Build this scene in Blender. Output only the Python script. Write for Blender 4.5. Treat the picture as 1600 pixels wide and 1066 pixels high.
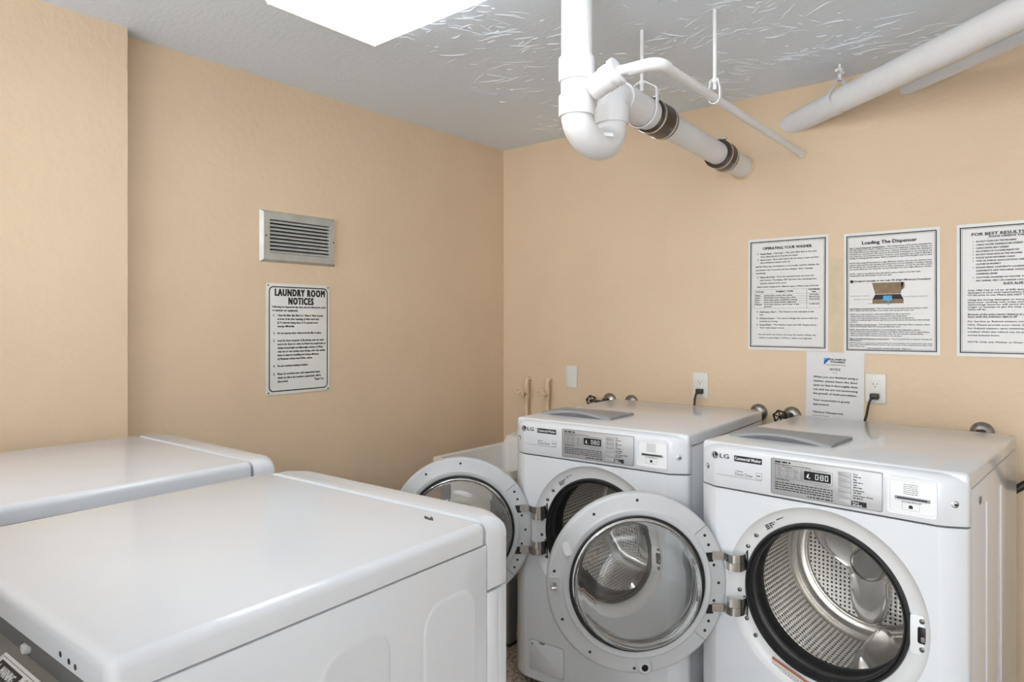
import bpy, bmesh, math, random
from mathutils import Vector, Matrix
random.seed(7)
PI = math.pi
for o in list(bpy.data.objects): bpy.data.objects.remove(o, do_unlink=True)
scene = bpy.context.scene
C = scene.collection

# ------------------------------------------------------------------ camera, world, exposure
cam_data = bpy.data.cameras.new('camera')
cam = bpy.data.objects.new('camera', cam_data); C.objects.link(cam)
cam.location = (2.4435, -2.88, 1.346)
cam.rotation_euler = (math.radians(90), 0, math.radians(39.6))
cam_data.sensor_fit = 'HORIZONTAL'; cam_data.sensor_width = 36.0
cam_data.lens = 36.0 * 1050.0 / 1600.0
cam_data.shift_y = -28.0 / 1600.0
cam_data.clip_start = 0.02
scene.camera = cam
world = bpy.data.worlds.new('world'); scene.world = world; world.use_nodes = True
world.node_tree.nodes['Background'].inputs[0].default_value = (0.93, 0.97, 1.0, 1)      # added fill light, entering by the made-up opening behind the camera
world.node_tree.nodes['Background'].inputs[1].default_value = 5.5
OPEN_X0, OPEN_X1, OPEN_Z = 1.1, 3.5, 2.2                                                # unseen opening added behind the camera to let fill light in
pl_data = bpy.data.lights.new('added_fill_portal', 'AREA'); pl_data.shape = 'RECTANGLE'; pl_data.size = OPEN_X1 - OPEN_X0; pl_data.size_y = OPEN_Z; pl_data.cycles.is_portal = True  # guides the added fill light through the opening
pl = bpy.data.objects.new('added_fill_portal', pl_data); C.objects.link(pl); pl.location = ((OPEN_X0 + OPEN_X1) / 2, -6.35, OPEN_Z / 2); pl.rotation_euler = (math.radians(90), 0, 0)
scene.view_settings.view_transform = 'Standard'
scene.view_settings.look = 'None'
scene.view_settings.gamma = 1.0
scene.view_settings.use_curve_mapping = False
scene.view_settings.exposure = 0.27
LAMP, FILL_REAR = 4.2, 27.0          # emission of the diffusers: the lamp in view, the fill pair added behind the camera
CEIL = 2.315
ROOM_X, ROOM_Y = 3.6, -6.3

# ------------------------------------------------------------------ materials
MATS = {}
def mat(name, col, rough=0.5, metal=0.0, spec=0.5, coat=0.0, bump=None, var=None, trans=0.0, ior=1.45, emit=None, estr=0.0):
    if name in MATS: return MATS[name]
    m = bpy.data.materials.new(name); m.use_nodes = True
    nt = m.node_tree; b = nt.nodes['Principled BSDF']
    b.inputs['Base Color'].default_value = (*col, 1); b.inputs['Roughness'].default_value = rough
    b.inputs['Metallic'].default_value = metal; b.inputs['Specular IOR Level'].default_value = spec
    b.inputs['Coat Weight'].default_value = coat; b.inputs['Coat Roughness'].default_value = 0.05
    b.inputs['Transmission Weight'].default_value = trans; b.inputs['IOR'].default_value = ior
    if emit: b.inputs['Emission Color'].default_value = (*emit, 1); b.inputs['Emission Strength'].default_value = estr
    if bump or var:
        tc = nt.nodes.new('ShaderNodeTexCoord')
    if var:                                   # (scale, amount): faint tonal unevenness of the paint
        n = nt.nodes.new('ShaderNodeTexNoise'); n.inputs['Scale'].default_value = var[0]; n.inputs['Detail'].default_value = 4
        nt.links.new(tc.outputs['Object'], n.inputs['Vector'])
        mx = nt.nodes.new('ShaderNodeMix'); mx.data_type = 'RGBA'; mx.blend_type = 'MULTIPLY'
        rp = nt.nodes.new('ShaderNodeMapRange'); rp.inputs['From Min'].default_value = 0.3; rp.inputs['From Max'].default_value = 0.7
        rp.inputs['To Min'].default_value = 1 - var[1]; rp.inputs['To Max'].default_value = 1.0
        nt.links.new(n.outputs['Fac'], rp.inputs['Value'])
        mx.inputs['Factor'].default_value = 1.0; mx.inputs['A'].default_value = (*col, 1)
        nt.links.new(rp.outputs['Result'], mx.inputs['B'])
        nt.links.new(mx.outputs['Result'], b.inputs['Base Color'])
    if bump:                                  # (scale, strength, distance)
        n2 = nt.nodes.new('ShaderNodeTexNoise'); n2.inputs['Scale'].default_value = bump[0]; n2.inputs['Detail'].default_value = 5
        nt.links.new(tc.outputs['Object'], n2.inputs['Vector'])
        bp = nt.nodes.new('ShaderNodeBump'); bp.inputs['Strength'].default_value = bump[1]; bp.inputs['Distance'].default_value = bump[2]
        nt.links.new(n2.outputs['Fac'], bp.inputs['Height']); nt.links.new(bp.outputs['Normal'], b.inputs['Normal'])
    MATS[name] = m
    return m

M_WALL = mat('peach_wall_paint', (0.78, 0.60, 0.415), 0.55, bump=(38, 0.35, 0.006), var=(3.0, 0.05))
M_WHITE = mat('white_enamel', (0.745, 0.765, 0.795), 0.16, coat=0.25, var=(6, 0.02))
M_WHITE2 = mat('white_plastic', (0.84, 0.85, 0.86), 0.28, var=(9, 0.02))
M_BEZEL = mat('pale_grey_plastic', (0.74, 0.74, 0.74), 0.30, var=(9, 0.02))
M_DOOR = mat('cool_grey_plastic', (0.58, 0.59, 0.60), 0.33, var=(12, 0.04))
M_PANEL = mat('silver_panel', (0.47, 0.47, 0.475), 0.38, metal=0.25, var=(30, 0.05))
M_DISP = mat('grey_dispenser_plastic', (0.33, 0.335, 0.34), 0.5, var=(20, 0.04))
M_BLACK = mat('black_plastic', (0.012, 0.012, 0.013), 0.35, var=(20, 0.2))
M_RUBBER = mat('black_rubber', (0.022, 0.022, 0.023), 0.38, var=(30, 0.3), bump=(90, 0.2, 0.002))
M_INK = mat('black_print', (0.02, 0.02, 0.022), 0.6, var=(50, 0.2))
M_INKGREY = mat('grey_print', (0.16, 0.16, 0.17), 0.6, var=(50, 0.2))
M_WINK = mat('white_print', (0.85, 0.86, 0.87), 0.5, var=(50, 0.05))
M_PAPER = mat('laminated_paper', (0.80, 0.79, 0.77), 0.32, var=(8, 0.03))
M_PAPER2 = mat('plain_paper', (0.80, 0.79, 0.78), 0.7, var=(8, 0.03))
M_SIGN = mat('sign_enamel', (0.80, 0.79, 0.74), 0.35, var=(7, 0.04))
M_CHROME = mat('brushed_steel', (0.62, 0.61, 0.59), 0.22, metal=1.0, var=(25, 0.15))
M_ALU = mat('aluminium_vent', (0.60, 0.61, 0.57), 0.38, metal=0.45, var=(14, 0.2))
M_GALV = mat('galvanised_steel', (0.24, 0.24, 0.24), 0.5, metal=0.6, var=(18, 0.15))
M_STEEL = mat('drum_steel', (0.80, 0.77, 0.72), 0.2, metal=0.75, var=(8, 0.12))
M_PVC = mat('white_painted_pipe', (0.86, 0.86, 0.87), 0.35, bump=(45, 0.25, 0.004), var=(10, 0.04))
M_COUP = mat('brown_rubber_coupling', (0.055, 0.036, 0.022), 0.35, var=(30, 0.4))
M_TUB = mat('cream_tub_plastic', (0.78, 0.75, 0.71), 0.45, bump=(120, 0.15, 0.002), var=(6, 0.04))
M_LEG = mat('grey_tub_leg', (0.23, 0.235, 0.24), 0.5, var=(20, 0.1))
M_PLATE = mat('ivory_plate', (0.80, 0.78, 0.72), 0.35, var=(20, 0.03))
M_CORD = mat('brown_cord', (0.05, 0.04, 0.035), 0.5, var=(40, 0.2))
M_BLUE = mat('blue_print', (0.02, 0.14, 0.48), 0.5, var=(60, 0.3))
M_BLUE2 = mat('light_blue_print', (0.10, 0.42, 0.72), 0.5, var=(60, 0.2))
M_BROWN = mat('brown_print', (0.30, 0.21, 0.12), 0.6, var=(60, 0.3))
M_RED = mat('red_brown_print', (0.42, 0.15, 0.08), 0.6, var=(60, 0.3))
M_HOUSING = mat('white_lamp_housing', (0.85, 0.85, 0.85), 0.4, var=(10, 0.03))
M_GLASS = mat('door_glass', (0.97, 0.98, 0.98), 0.0, trans=1.0, ior=1.47, var=(3, 0.01))
def pane_material():                         # thin clear sheet: see-through with a Fresnel reflection
    m = bpy.data.materials.new('clear_door_window'); m.use_nodes = True; nt = m.node_tree; nt.nodes.remove(nt.nodes['Principled BSDF'])
    f = nt.nodes.new('ShaderNodeFresnel'); f.inputs['IOR'].default_value = 1.5
    a = nt.nodes.new('ShaderNodeBsdfTransparent'); a.inputs['Color'].default_value = (0.93, 0.94, 0.94, 1)
    g = nt.nodes.new('ShaderNodeBsdfGlossy'); g.inputs['Roughness'].default_value = 0.02
    mx = nt.nodes.new('ShaderNodeMixShader'); nt.links.new(f.outputs[0], mx.inputs[0]); nt.links.new(a.outputs[0], mx.inputs[1]); nt.links.new(g.outputs[0], mx.inputs[2])
    nt.links.new(mx.outputs[0], nt.nodes['Material Output'].inputs['Surface'])
    return m
M_PANE = pane_material()
M_DIGIT = mat('display_digit', (0.6, 0.62, 0.62), 0.5, emit=(0.8, 0.85, 0.85), estr=0.35, var=(40, 0.05))
M_SCUFF = mat('dark_scuff', (0.10, 0.10, 0.11), 0.7, var=(300, 0.7))

def ceiling_material():                      # trowelled plaster with raised strokes
    m = bpy.data.materials.new('textured_ceiling_paint'); m.use_nodes = True; nt = m.node_tree; b = nt.nodes['Principled BSDF']
    b.inputs['Base Color'].default_value = (0.81, 0.89, 0.98, 1); b.inputs['Roughness'].default_value = 0.5
    tc = nt.nodes.new('ShaderNodeTexCoord')
    mp = nt.nodes.new('ShaderNodeMapping'); mp.inputs['Scale'].default_value = (1.0, 2.6, 1.0); mp.inputs['Rotation'].default_value = (0, 0, 0.6)
    nt.links.new(tc.outputs['Object'], mp.inputs['Vector'])
    wn = nt.nodes.new('ShaderNodeTexNoise'); wn.inputs['Scale'].default_value = 5.0; wn.inputs['Detail'].default_value = 4; wn.inputs['Distortion'].default_value = 1.6
    nt.links.new(mp.outputs['Vector'], wn.inputs['Vector'])
    # ridge lines where the noise crosses its middle value
    s = nt.nodes.new('ShaderNodeMath'); s.operation = 'SUBTRACT'; s.inputs[1].default_value = 0.5; nt.links.new(wn.outputs['Fac'], s.inputs[0])
    a = nt.nodes.new('ShaderNodeMath'); a.operation = 'ABSOLUTE'; nt.links.new(s.outputs[0], a.inputs[0])
    r = nt.nodes.new('ShaderNodeMapRange'); r.inputs['From Min'].default_value = 0.0; r.inputs['From Max'].default_value = 0.022
    r.inputs['To Min'].default_value = 1.0; r.inputs['To Max'].default_value = 0.0; nt.links.new(a.outputs[0], r.inputs['Value'])
    mk = nt.nodes.new('ShaderNodeTexNoise'); mk.inputs['Scale'].default_value = 6.5; mk.inputs['Detail'].default_value = 3; nt.links.new(tc.outputs['Object'], mk.inputs['Vector'])
    mr = nt.nodes.new('ShaderNodeMapRange'); mr.inputs['From Min'].default_value = 0.50; mr.inputs['From Max'].default_value = 0.60; nt.links.new(mk.outputs['Fac'], mr.inputs['Value'])
    mu = nt.nodes.new('ShaderNodeMath'); mu.operation = 'MULTIPLY'; nt.links.new(r.outputs[0], mu.inputs[0]); nt.links.new(mr.outputs[0], mu.inputs[1])
    fn = nt.nodes.new('ShaderNodeTexNoise'); fn.inputs['Scale'].default_value = 28; fn.inputs['Detail'].default_value = 5; nt.links.new(mp.outputs['Vector'], fn.inputs['Vector'])
    f2 = nt.nodes.new('ShaderNodeMath'); f2.operation = 'MULTIPLY'; f2.inputs[1].default_value = 0.35; nt.links.new(fn.outputs['Fac'], f2.inputs[0])
    m2 = nt.nodes.new('ShaderNodeMath'); m2.operation = 'MULTIPLY'; m2.inputs[1].default_value = 0.25; nt.links.new(mu.outputs[0], m2.inputs[0])
    ad = nt.nodes.new('ShaderNodeMath'); ad.operation = 'ADD'; nt.links.new(m2.outputs[0], ad.inputs[0]); nt.links.new(f2.outputs[0], ad.inputs[1])
    bp = nt.nodes.new('ShaderNodeBump'); bp.inputs['Strength'].default_value = 0.6; bp.inputs['Distance'].default_value = 0.006
    nt.links.new(ad.outputs[0], bp.inputs['Height']); nt.links.new(bp.outputs['Normal'], b.inputs['Normal'])
    return m
M_CEIL = ceiling_material()

def floor_material():
    m = bpy.data.materials.new('speckled_floor'); m.use_nodes = True; nt = m.node_tree; b = nt.nodes['Principled BSDF']
    b.inputs['Roughness'].default_value = 0.35
    tc = nt.nodes.new('ShaderNodeTexCoord')
    n = nt.nodes.new('ShaderNodeTexNoise'); n.inputs['Scale'].default_value = 75; n.inputs['Detail'].default_value = 6; n.inputs['Roughness'].default_value = 0.7
    nt.links.new(tc.outputs['Object'], n.inputs['Vector'])
    r = nt.nodes.new('ShaderNodeValToRGB')
    r.color_ramp.elements[0].position = 0.36; r.color_ramp.elements[0].color = (0.10, 0.075, 0.055, 1)
    r.color_ramp.elements[1].position = 0.62; r.color_ramp.elements[1].color = (0.62, 0.56, 0.49, 1)
    e = r.color_ramp.elements.new(0.48); e.color = (0.34, 0.27, 0.21, 1)
    nt.links.new(n.outputs['Fac'], r.inputs['Fac']); nt.links.new(r.outputs['Color'], b.inputs['Base Color'])
    return m
M_FLOOR = floor_material()

def perforated(name, su, sv, th, dimple):     # steel sheet with rows of punched holes, laid out in the sheet's own UV metres
    m = bpy.data.materials.new(name); m.use_nodes = True; nt = m.node_tree; b = nt.nodes['Principled BSDF']
    b.inputs['Metallic'].default_value = 0.6; b.inputs['Roughness'].default_value = 0.26
    uv = nt.nodes.new('ShaderNodeUVMap'); uv.uv_map = 'UVMap'
    mp = nt.nodes.new('ShaderNodeMapping'); mp.inputs['Scale'].default_value = (su, sv, 1); mp.inputs['Rotation'].default_value = (0, 0, 0.0)
    nt.links.new(uv.outputs['UV'], mp.inputs['Vector'])
    v = nt.nodes.new('ShaderNodeTexVoronoi'); v.inputs['Scale'].default_value = 1.0; v.inputs['Randomness'].default_value = 0.0; v.voronoi_dimensions = '2D'
    nt.links.new(mp.outputs['Vector'], v.inputs['Vector'])
    r = nt.nodes.new('ShaderNodeMapRange'); r.inputs['From Min'].default_value = th; r.inputs['From Max'].default_value = th + 0.1
    nt.links.new(v.outputs['Distance'], r.inputs['Value'])
    mx = nt.nodes.new('ShaderNodeMix'); mx.data_type = 'RGBA'; mx.inputs['A'].default_value = (0.02, 0.018, 0.016, 1); mx.inputs['B'].default_value = (0.84, 0.81, 0.76, 1)
    nt.links.new(r.outputs['Result'], mx.inputs['Factor']); nt.links.new(mx.outputs['Result'], b.inputs['Base Color'])
    bp = nt.nodes.new('ShaderNodeBump'); bp.inputs['Strength'].default_value = dimple; bp.inputs['Distance'].default_value = 0.004
    nt.links.new(v.outputs['Distance'], bp.inputs['Height']); nt.links.new(bp.outputs['Normal'], b.inputs['Normal'])
    return m
M_PERF = perforated('perforated_drum_front', 72, 72, 0.20, 0.7)
M_PERF2 = perforated('perforated_drum_rear', 75, 75, 0.20, 0.2)

def lamp_material(nm, power):
    m = bpy.data.materials.new(nm); m.use_nodes = True; nt = m.node_tree
    nt.nodes.remove(nt.nodes['Principled BSDF'])
    e = nt.nodes.new('ShaderNodeEmission'); e.inputs['Color'].default_value = (0.93, 0.97, 1.0, 1); e.inputs['Strength'].default_value = power
    nt.links.new(e.outputs[0], nt.nodes['Material Output'].inputs['Surface'])
    return m
M_LAMP = lamp_material('prismatic_lamp_diffuser', LAMP)
M_FILL = lamp_material('added_fill_diffuser', FILL_REAR)  # glow of the fill lamps added behind the camera

# ------------------------------------------------------------------ mesh helpers
class B:
    def __init__(s): s.bm = bmesh.new(); s.uv = s.bm.loops.layers.uv.new('UVMap')
    def _merge(s, t):
        me = bpy.data.meshes.new('tmp'); t.to_mesh(me); t.free(); s.bm.from_mesh(me); bpy.data.meshes.remove(me)
    def box(s, x0, x1, y0, y1, z0, z1, bev=0.0, seg=2, only=None, M=None):
        t = bmesh.new(); bmesh.ops.create_cube(t, size=1.0)
        for v in t.verts:
            v.co = Vector(((x0 + x1) / 2 + v.co.x * (x1 - x0), (y0 + y1) / 2 + v.co.y * (y1 - y0), (z0 + z1) / 2 + v.co.z * (z1 - z0)))
        if bev > 0:
            ed = list(t.edges) if only is None else [e for e in t.edges if only(e)]
            bmesh.ops.bevel(t, geom=ed, offset=bev, segments=seg, profile=0.5, affect='EDGES')
        if M is not None: bmesh.ops.transform(t, matrix=M, verts=t.verts)
        s._merge(t); return s
    def loft(s, loops, cap0=True, cap1=True, closed=True):
        vs = [[s.bm.verts.new(p) for p in L] for L in loops]
        n = len(loops[0])
        for a, b in zip(vs[:-1], vs[1:]):
            for i in range(n if closed else n - 1):
                j = (i + 1) % n
                try: s.bm.faces.new((a[i], a[j], b[j], b[i]))
                except ValueError: pass
        if cap0 and closed: s.bm.faces.new(vs[0])
        if cap1 and closed: s.bm.faces.new(vs[-1])
        return s
    def lathe(s, prof, cx=0, cy=0, cz=0, seg=48, axis='y', uvr=None):
        """profile of (radius, height along axis)"""
        rows = []
        for r, h in prof:
            if r < 1e-6:
                p = (cx, cy + h, cz) if axis == 'y' else ((cx, cy, cz + h) if axis == 'z' else (cx + h, cy, cz))
                rows.append([s.bm.verts.new(p)])
            else:
                row = []
                for i in range(seg):
                    a = 2 * PI * i / seg; c, d = r * math.cos(a), r * math.sin(a)
                    row.append(s.bm.verts.new((cx + c, cy + h, cz + d) if axis == 'y' else ((cx + c, cy + d, cz + h) if axis == 'z' else (cx + h, cy + c, cz + d))))
                rows.append(row)
        L = 0
        for k in range(len(rows) - 1):
            a, b = rows[k], rows[k + 1]
            L2 = L + math.hypot(prof[k + 1][0] - prof[k][0], prof[k + 1][1] - prof[k][1])
            for i in range(seg):
                j = (i + 1) % seg
                if len(a) == 1 and len(b) == 1: continue
                if len(a) == 1: f = s.bm.faces.new((a[0], b[j], b[i])); us = [(i, L), (i + 1, L2), (i, L2)]
                elif len(b) == 1: f = s.bm.faces.new((a[i], a[j], b[0])); us = [(i, L), (i + 1, L), (i, L2)]
                else: f = s.bm.faces.new((a[i], a[j], b[j], b[i])); us = [(i, L), (i + 1, L), (i + 1, L2), (i, L2)]
                R = uvr or 1.0
                for lp, (q, h) in zip(f.loops, us): lp[s.uv].uv = (2 * PI * R * q / seg, h)
            L = L2
        return s
    def tube(s, path, r, seg=16, caps=True):
        """r a number or a list, one radius per path point"""
        P = [Vector(p) for p in path]; n = len(P)
        rr = r if isinstance(r, (list, tuple)) else [r] * n
        T = []
        for i in range(n):
            t = (P[min(i + 1, n - 1)] - P[max(i - 1, 0)]); T.append(t.normalized())
        up = Vector((0, 0, 1)) if abs(T[0].z) < 0.9 else Vector((1, 0, 0))
        u = (up - T[0] * up.dot(T[0])).normalized(); loops = []
        for i in range(n):
            u = (u - T[i] * u.dot(T[i])).normalized(); v = T[i].cross(u)
            loops.append([P[i] + (u * math.cos(2 * PI * k / seg) + v * math.sin(2 * PI * k / seg)) * rr[i] for k in range(seg)])
        return s.loft(loops, caps, caps)
    def prism(s, poly, y0, y1, bev=0.0):
        """polygon in x,z extruded along y"""
        t = bmesh.new(); a = [t.verts.new((x, y0, z)) for x, z in poly]; b = [t.verts.new((x, y1, z)) for x, z in poly]; n = len(poly)
        t.faces.new(a); t.faces.new(b)
        for i in range(n): t.faces.new((a[i], a[(i + 1) % n], b[(i + 1) % n], b[i]))
        if bev: bmesh.ops.bevel(t, geom=[e for e in t.edges if abs(e.verts[0].co.y - e.verts[1].co.y) < 1e-7 and abs(e.verts[0].co.y - y0) < 1e-7], offset=bev, segments=2, profile=0.5, affect='EDGES')
        s._merge(t); return s
    def frame(s, outer, inner, y0, y1):
        """ring between two polygons with equal counts (x,z), extruded along y"""
        n = len(outer)
        rows = [[s.bm.verts.new((x, y, z)) for x, z in poly] for poly, y in ((outer, y1), (outer, y0), (inner, y0), (inner, y1))]
        for k in range(4):
            a, b = rows[k], rows[(k + 1) % 4]
            for i in range(n): s.bm.faces.new((a[i], a[(i + 1) % n], b[(i + 1) % n], b[i]))
        return s
    def ngon(s, pts): s.bm.faces.new([s.bm.verts.new(p) for p in pts]); return s
    def raw(s, verts, faces):
        vs = [s.bm.verts.new(v) for v in verts]
        for f in faces:
            try: s.bm.faces.new([vs[i] for i in f])
            except ValueError: pass
        return s
    def build(s, name, m, parent=None, loc=None, rot=None, smooth=True, ang=38, norm=True):
        if norm: bmesh.ops.recalc_face_normals(s.bm, faces=s.bm.faces)
        me = bpy.data.meshes.new(name); s.bm.to_mesh(me); s.bm.free()
        me.materials.append(m)
        if smooth:
            for p in me.polygons: p.use_smooth = True
            me.set_sharp_from_angle(angle=math.radians(ang))
        o = bpy.data.objects.new(name, me); C.objects.link(o)
        if parent is not None: o.parent = parent
        if loc: o.location = loc
        if rot: o.rotation_euler = rot
        return o
def same(src, name, parent, loc, rot=None):            # another copy of a piece, sharing its mesh
    o = bpy.data.objects.new(name, src.data); C.objects.link(o); o.parent = parent; o.location = loc
    if rot: o.rotation_euler = rot
    return o
def tag(o, label, cat, group=None):
    o['label'] = label; o['category'] = cat
    if group: o['group'] = group
    return o
def thing(name, label, cat, loc, rotz=0.0, group=None):
    o = bpy.data.objects.new(name, None); C.objects.link(o); o.empty_display_size = 0.05
    o.location = loc; o.rotation_euler = (0, 0, rotz)
    return tag(o, label, cat, group)
def struct(o): o['kind'] = 'structure'; return o
def rrect(x0, x1, z0, z1, r, n=5):
    P = []
    for cx, cz, a0 in ((x1 - r, z1 - r, 0), (x0 + r, z1 - r, 90), (x0 + r, z0 + r, 180), (x1 - r, z0 + r, 270)):
        for k in range(n + 1):
            a = math.radians(a0 + 90 * k / n); P.append((cx + r * math.cos(a), cz + r * math.sin(a)))
    return P
def arc(p0, p1, p2, r, n=8):                            # fillet points of a corner p1
    p0, p1, p2 = Vector(p0), Vector(p1), Vector(p2); a = (p0 - p1).normalized(); b = (p2 - p1).normalized()
    th = a.angle(b); d = r / math.tan(th / 2); c = p1 + (a + b).normalized() * (r / math.sin(th / 2))
    s = p1 + a * d - c; e = p1 + b * d - c; w = s.angle(e)
    return [c + (s * math.sin((1 - k / n) * w) + e * math.sin(k / n * w)) / math.sin(w) for k in range(n + 1)]

# ------------------------------------------------------------------ lettering: flat print in the x,z plane, facing -y
_glyphs = {}
def _line(body, space=1.0):
    if (body, space) in _glyphs: return _glyphs[(body, space)]
    cu = bpy.data.curves.new('t', 'FONT'); cu.body = body; cu.size = 1.0; cu.space_character = space; cu.resolution_u = 2; cu.fill_mode = 'FRONT'
    o = bpy.data.objects.new('t', cu); C.objects.link(o)
    dg = bpy.context.evaluated_depsgraph_get(); me = bpy.data.meshes.new_from_object(o.evaluated_get(dg))
    V = [(v.co.x, v.co.y) for v in me.vertices]; F = [tuple(p.vertices) for p in me.polygons]
    bpy.data.objects.remove(o); bpy.data.curves.remove(cu); bpy.data.meshes.remove(me)
    _glyphs[(body, space)] = (V, F); return V, F
class Print:
    def __init__(s): s.V = []; s.F = []
    def text(s, body, x0, x1, z, h, y=0.0, bold=0.0, slant=0.0, space=1.0):
        """one line from x0 to x1, baseline z, capital height h; bold is a stroke widening in metres"""
        V, F = _line(body, space)
        if not V: return s
        xs = [v[0] for v in V]; a, b = min(xs), max(xs); k = (x1 - x0) / (b - a); ky = h / 0.69
        for dx, dz in (((0, 0),) if not bold else ((-bold, 0), (bold, 0), (0, bold * 0.6), (0, -bold * 0.6))):
            n = len(s.V)
            s.V += [(x0 + (v[0] - a) * k + dx + slant * v[1] * ky, y - (0.00004 if dx > 0 else 0.00002 if dz > 0 else 0), z + v[1] * ky + dz + 0.0) for v in V]
            s.F += [tuple(i + n for i in f) for f in F]
        return s
    def rect(s, x0, x1, z0, z1, y=0.0):
        n = len(s.V); s.V += [(x0, y, z0), (x1, y, z0), (x1, y, z1), (x0, y, z1)]; s.F.append((n, n + 1, n + 2, n + 3)); return s
    def poly(s, pts, y=0.0):
        n = len(s.V); s.V += [(x, y, z) for x, z in pts]; s.F.append(tuple(range(n, n + len(pts)))); return s
    def words(s, x0, x1, z, h, y=0.0):                  # print too fine to read: word-sized dashes
        x = x0
        while x < x1 - h:
            w = min(random.uniform(1.2, 4.5) * h, x1 - x); s.rect(x, x + w, z, z + h, y); x += w + h * 0.8
        return s
    def outline(s, x0, x1, z0, z1, t, y=0.0):
        s.rect(x0, x1, z0, z0 + t, y); s.rect(x0, x1, z1 - t, z1, y); s.rect(x0, x0 + t, z0 + t, z1 - t, y); s.rect(x1 - t, x1, z0 + t, z1 - t, y); return s
    def ring(s, P, Q, y=0.0):
        m = len(P); n = len(s.V); s.V += [(x, y, z) for x, z in P] + [(x, y, z) for x, z in Q]
        s.F += [(n + i, n + (i + 1) % m, n + m + (i + 1) % m, n + m + i) for i in range(m)]; return s
    def build(s, name, m, parent, loc=None):
        b = B(); b.raw(s.V, s.F); return b.build(name, m, parent, loc=loc, smooth=False, norm=False)

# ------------------------------------------------------------------ the room
def slab(name, x0, x1, y0, y1, z0, z1, m): return struct(B().box(x0, x1, y0, y1, z0, z1).build(name, m, smooth=False))
slab('floor', -0.1, ROOM_X + 0.1, ROOM_Y - 0.1, 0.1, -0.1, 0.0, M_FLOOR)
ceiling = slab('ceiling', -0.1, ROOM_X + 0.1, ROOM_Y - 0.1, 0.1, CEIL, CEIL + 0.1, M_CEIL)
def plaster_strokes():                       # ridges left by the trowel, far too many to count
    random.seed(11); b = B(); V = []; F = []
    CL = [(random.uniform(0.5, 3.0), random.uniform(-2.2, -0.03), random.gauss(0.5, 0.5)) for _ in range(75)]
    for k in range(2100):
        cx, cy, ca = random.choice(CL); x, y = cx + random.gauss(0, 0.10), min(-0.03, cy + random.gauss(0, 0.07))
        if x < 0.3 or x > 3.2: continue
        if random.random() > 0.25 + 0.75 * min(1.0, max(0.0, (x - 0.6) / 0.9)): continue
        if x < 1.97 and -1.92 < y < -1.44: continue
        L = random.choice((0.02, 0.03, 0.045, 0.07, 0.11)) * random.uniform(0.7, 1.3); a = random.gauss(ca, 0.45); bend = random.uniform(-1.6, 1.6); w = random.uniform(0.0006, 0.0022); h = random.uniform(0.0009, 0.0030); n = 7
        base = len(V); px, py = x, y
        for i in range(n):
            u = i / (n - 1); t = math.sin(PI * min(1, max(0, u))) ** 0.6 + 0.05; aa = a + bend * (u - 0.5) + random.uniform(-0.25, 0.25)
            nx, ny = -math.sin(aa), math.cos(aa)
            for c, hh in ((-1.0, -0.0004), (-0.45, 0.75), (0.25, 1.0), (1.0, -0.0004)):
                V.append((px + nx * w * c * t, py + ny * w * c * t, CEIL - (h * hh * t if hh > 0 else hh)))
            px += math.cos(aa) * L / (n - 1); py += math.sin(aa) * L / (n - 1)
        for i in range(n - 1):
            for c in range(3):
                q = base + i * 4 + c; F.append((q, q + 1, q + 5, q + 4))
    b.raw(V, F); o = b.build('plaster_strokes', M_CEIL2, ceiling); o['kind'] = 'stuff'
M_CEIL2 = mat('raised_plaster', (0.84, 0.89, 0.96), 0.5, var=(20, 0.03))
plaster_strokes()
slab('wall_back', -0.1, ROOM_X + 0.1, 0.0, 0.1, 0.0, CEIL, M_WALL)
slab('wall_left', -0.1, 0.0, ROOM_Y, 0.0, 0.0, CEIL, M_WALL)
M_WALL2 = mat('white_wall_paint', (0.88, 0.89, 0.90), 0.6, bump=(38, 0.2, 0.004), var=(3.0, 0.03))
slab('wall_right', ROOM_X, ROOM_X + 0.1, ROOM_Y, 0.0, 0.0, CEIL, M_WALL2)
wf = B(); wf.box(-0.1, OPEN_X0, ROOM_Y - 0.1, ROOM_Y, 0.0, CEIL); wf.box(OPEN_X1, ROOM_X + 0.1, ROOM_Y - 0.1, ROOM_Y, 0.0, CEIL); wf.box(OPEN_X0, OPEN_X1, ROOM_Y - 0.1, ROOM_Y, OPEN_Z, CEIL)  # gap left in this wall for the added fill light
struct(wf.build('wall_front', M_WALL2, smooth=False))
slab('trim_1', 0.0, 0.066, ROOM_Y, -1.985, 0.0, CEIL, M_WALL)      # the wall thickens on the left

slab('wall_light_blocker', 0.066, 1.9, -3.25, -3.15, 0.0, 1.25, M_WALL2)     # unseen partition added to keep light off the dryer backs

# ------------------------------------------------------------------ ceiling lamps: the one in view and the added fill pair
def ceiling_lamp(x, y, label, lm, cat='ceiling light'):
    t = thing('ceiling_light', label, cat, (x, y, CEIL), 0.0, 'fluorescent ceiling lights')
    L, Wd, H = 1.22, 0.40, 0.075
    B().box(0, L, -Wd, 0, -0.010, 0, 0.003).build('housing', M_HOUSING, t)
    d = B()
    pts = [(0.0, -0.010), (0.003, -H + 0.010), (0.014, -H), (Wd - 0.014, -H), (Wd - 0.003, -H + 0.010), (Wd, -0.010)]
    d.loft([[(0.008, -a, z) for a, z in pts], [(L - 0.008, -a, z) for a, z in pts]])
    d.build('diffuser', lm, t, ang=20)
    for xx in (0.0, L - 0.008):
        B().loft([[(xx, -a, z * 1.03) for a, z in pts], [(xx + 0.008, -a, z * 1.03) for a, z in pts]]).build('end_cap', M_HOUSING, t, ang=20)
    return t
ceiling_lamp(0.715, -1.478, 'white fluorescent ceiling light with ribbed diffuser, in front of the drain pipe', M_LAMP)
ceiling_lamp(0.25, -5.4, 'unseen ceiling light added as fill behind the camera, nearer the left wall', M_FILL)  # fill lamps added out of view to brighten the room
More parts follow.
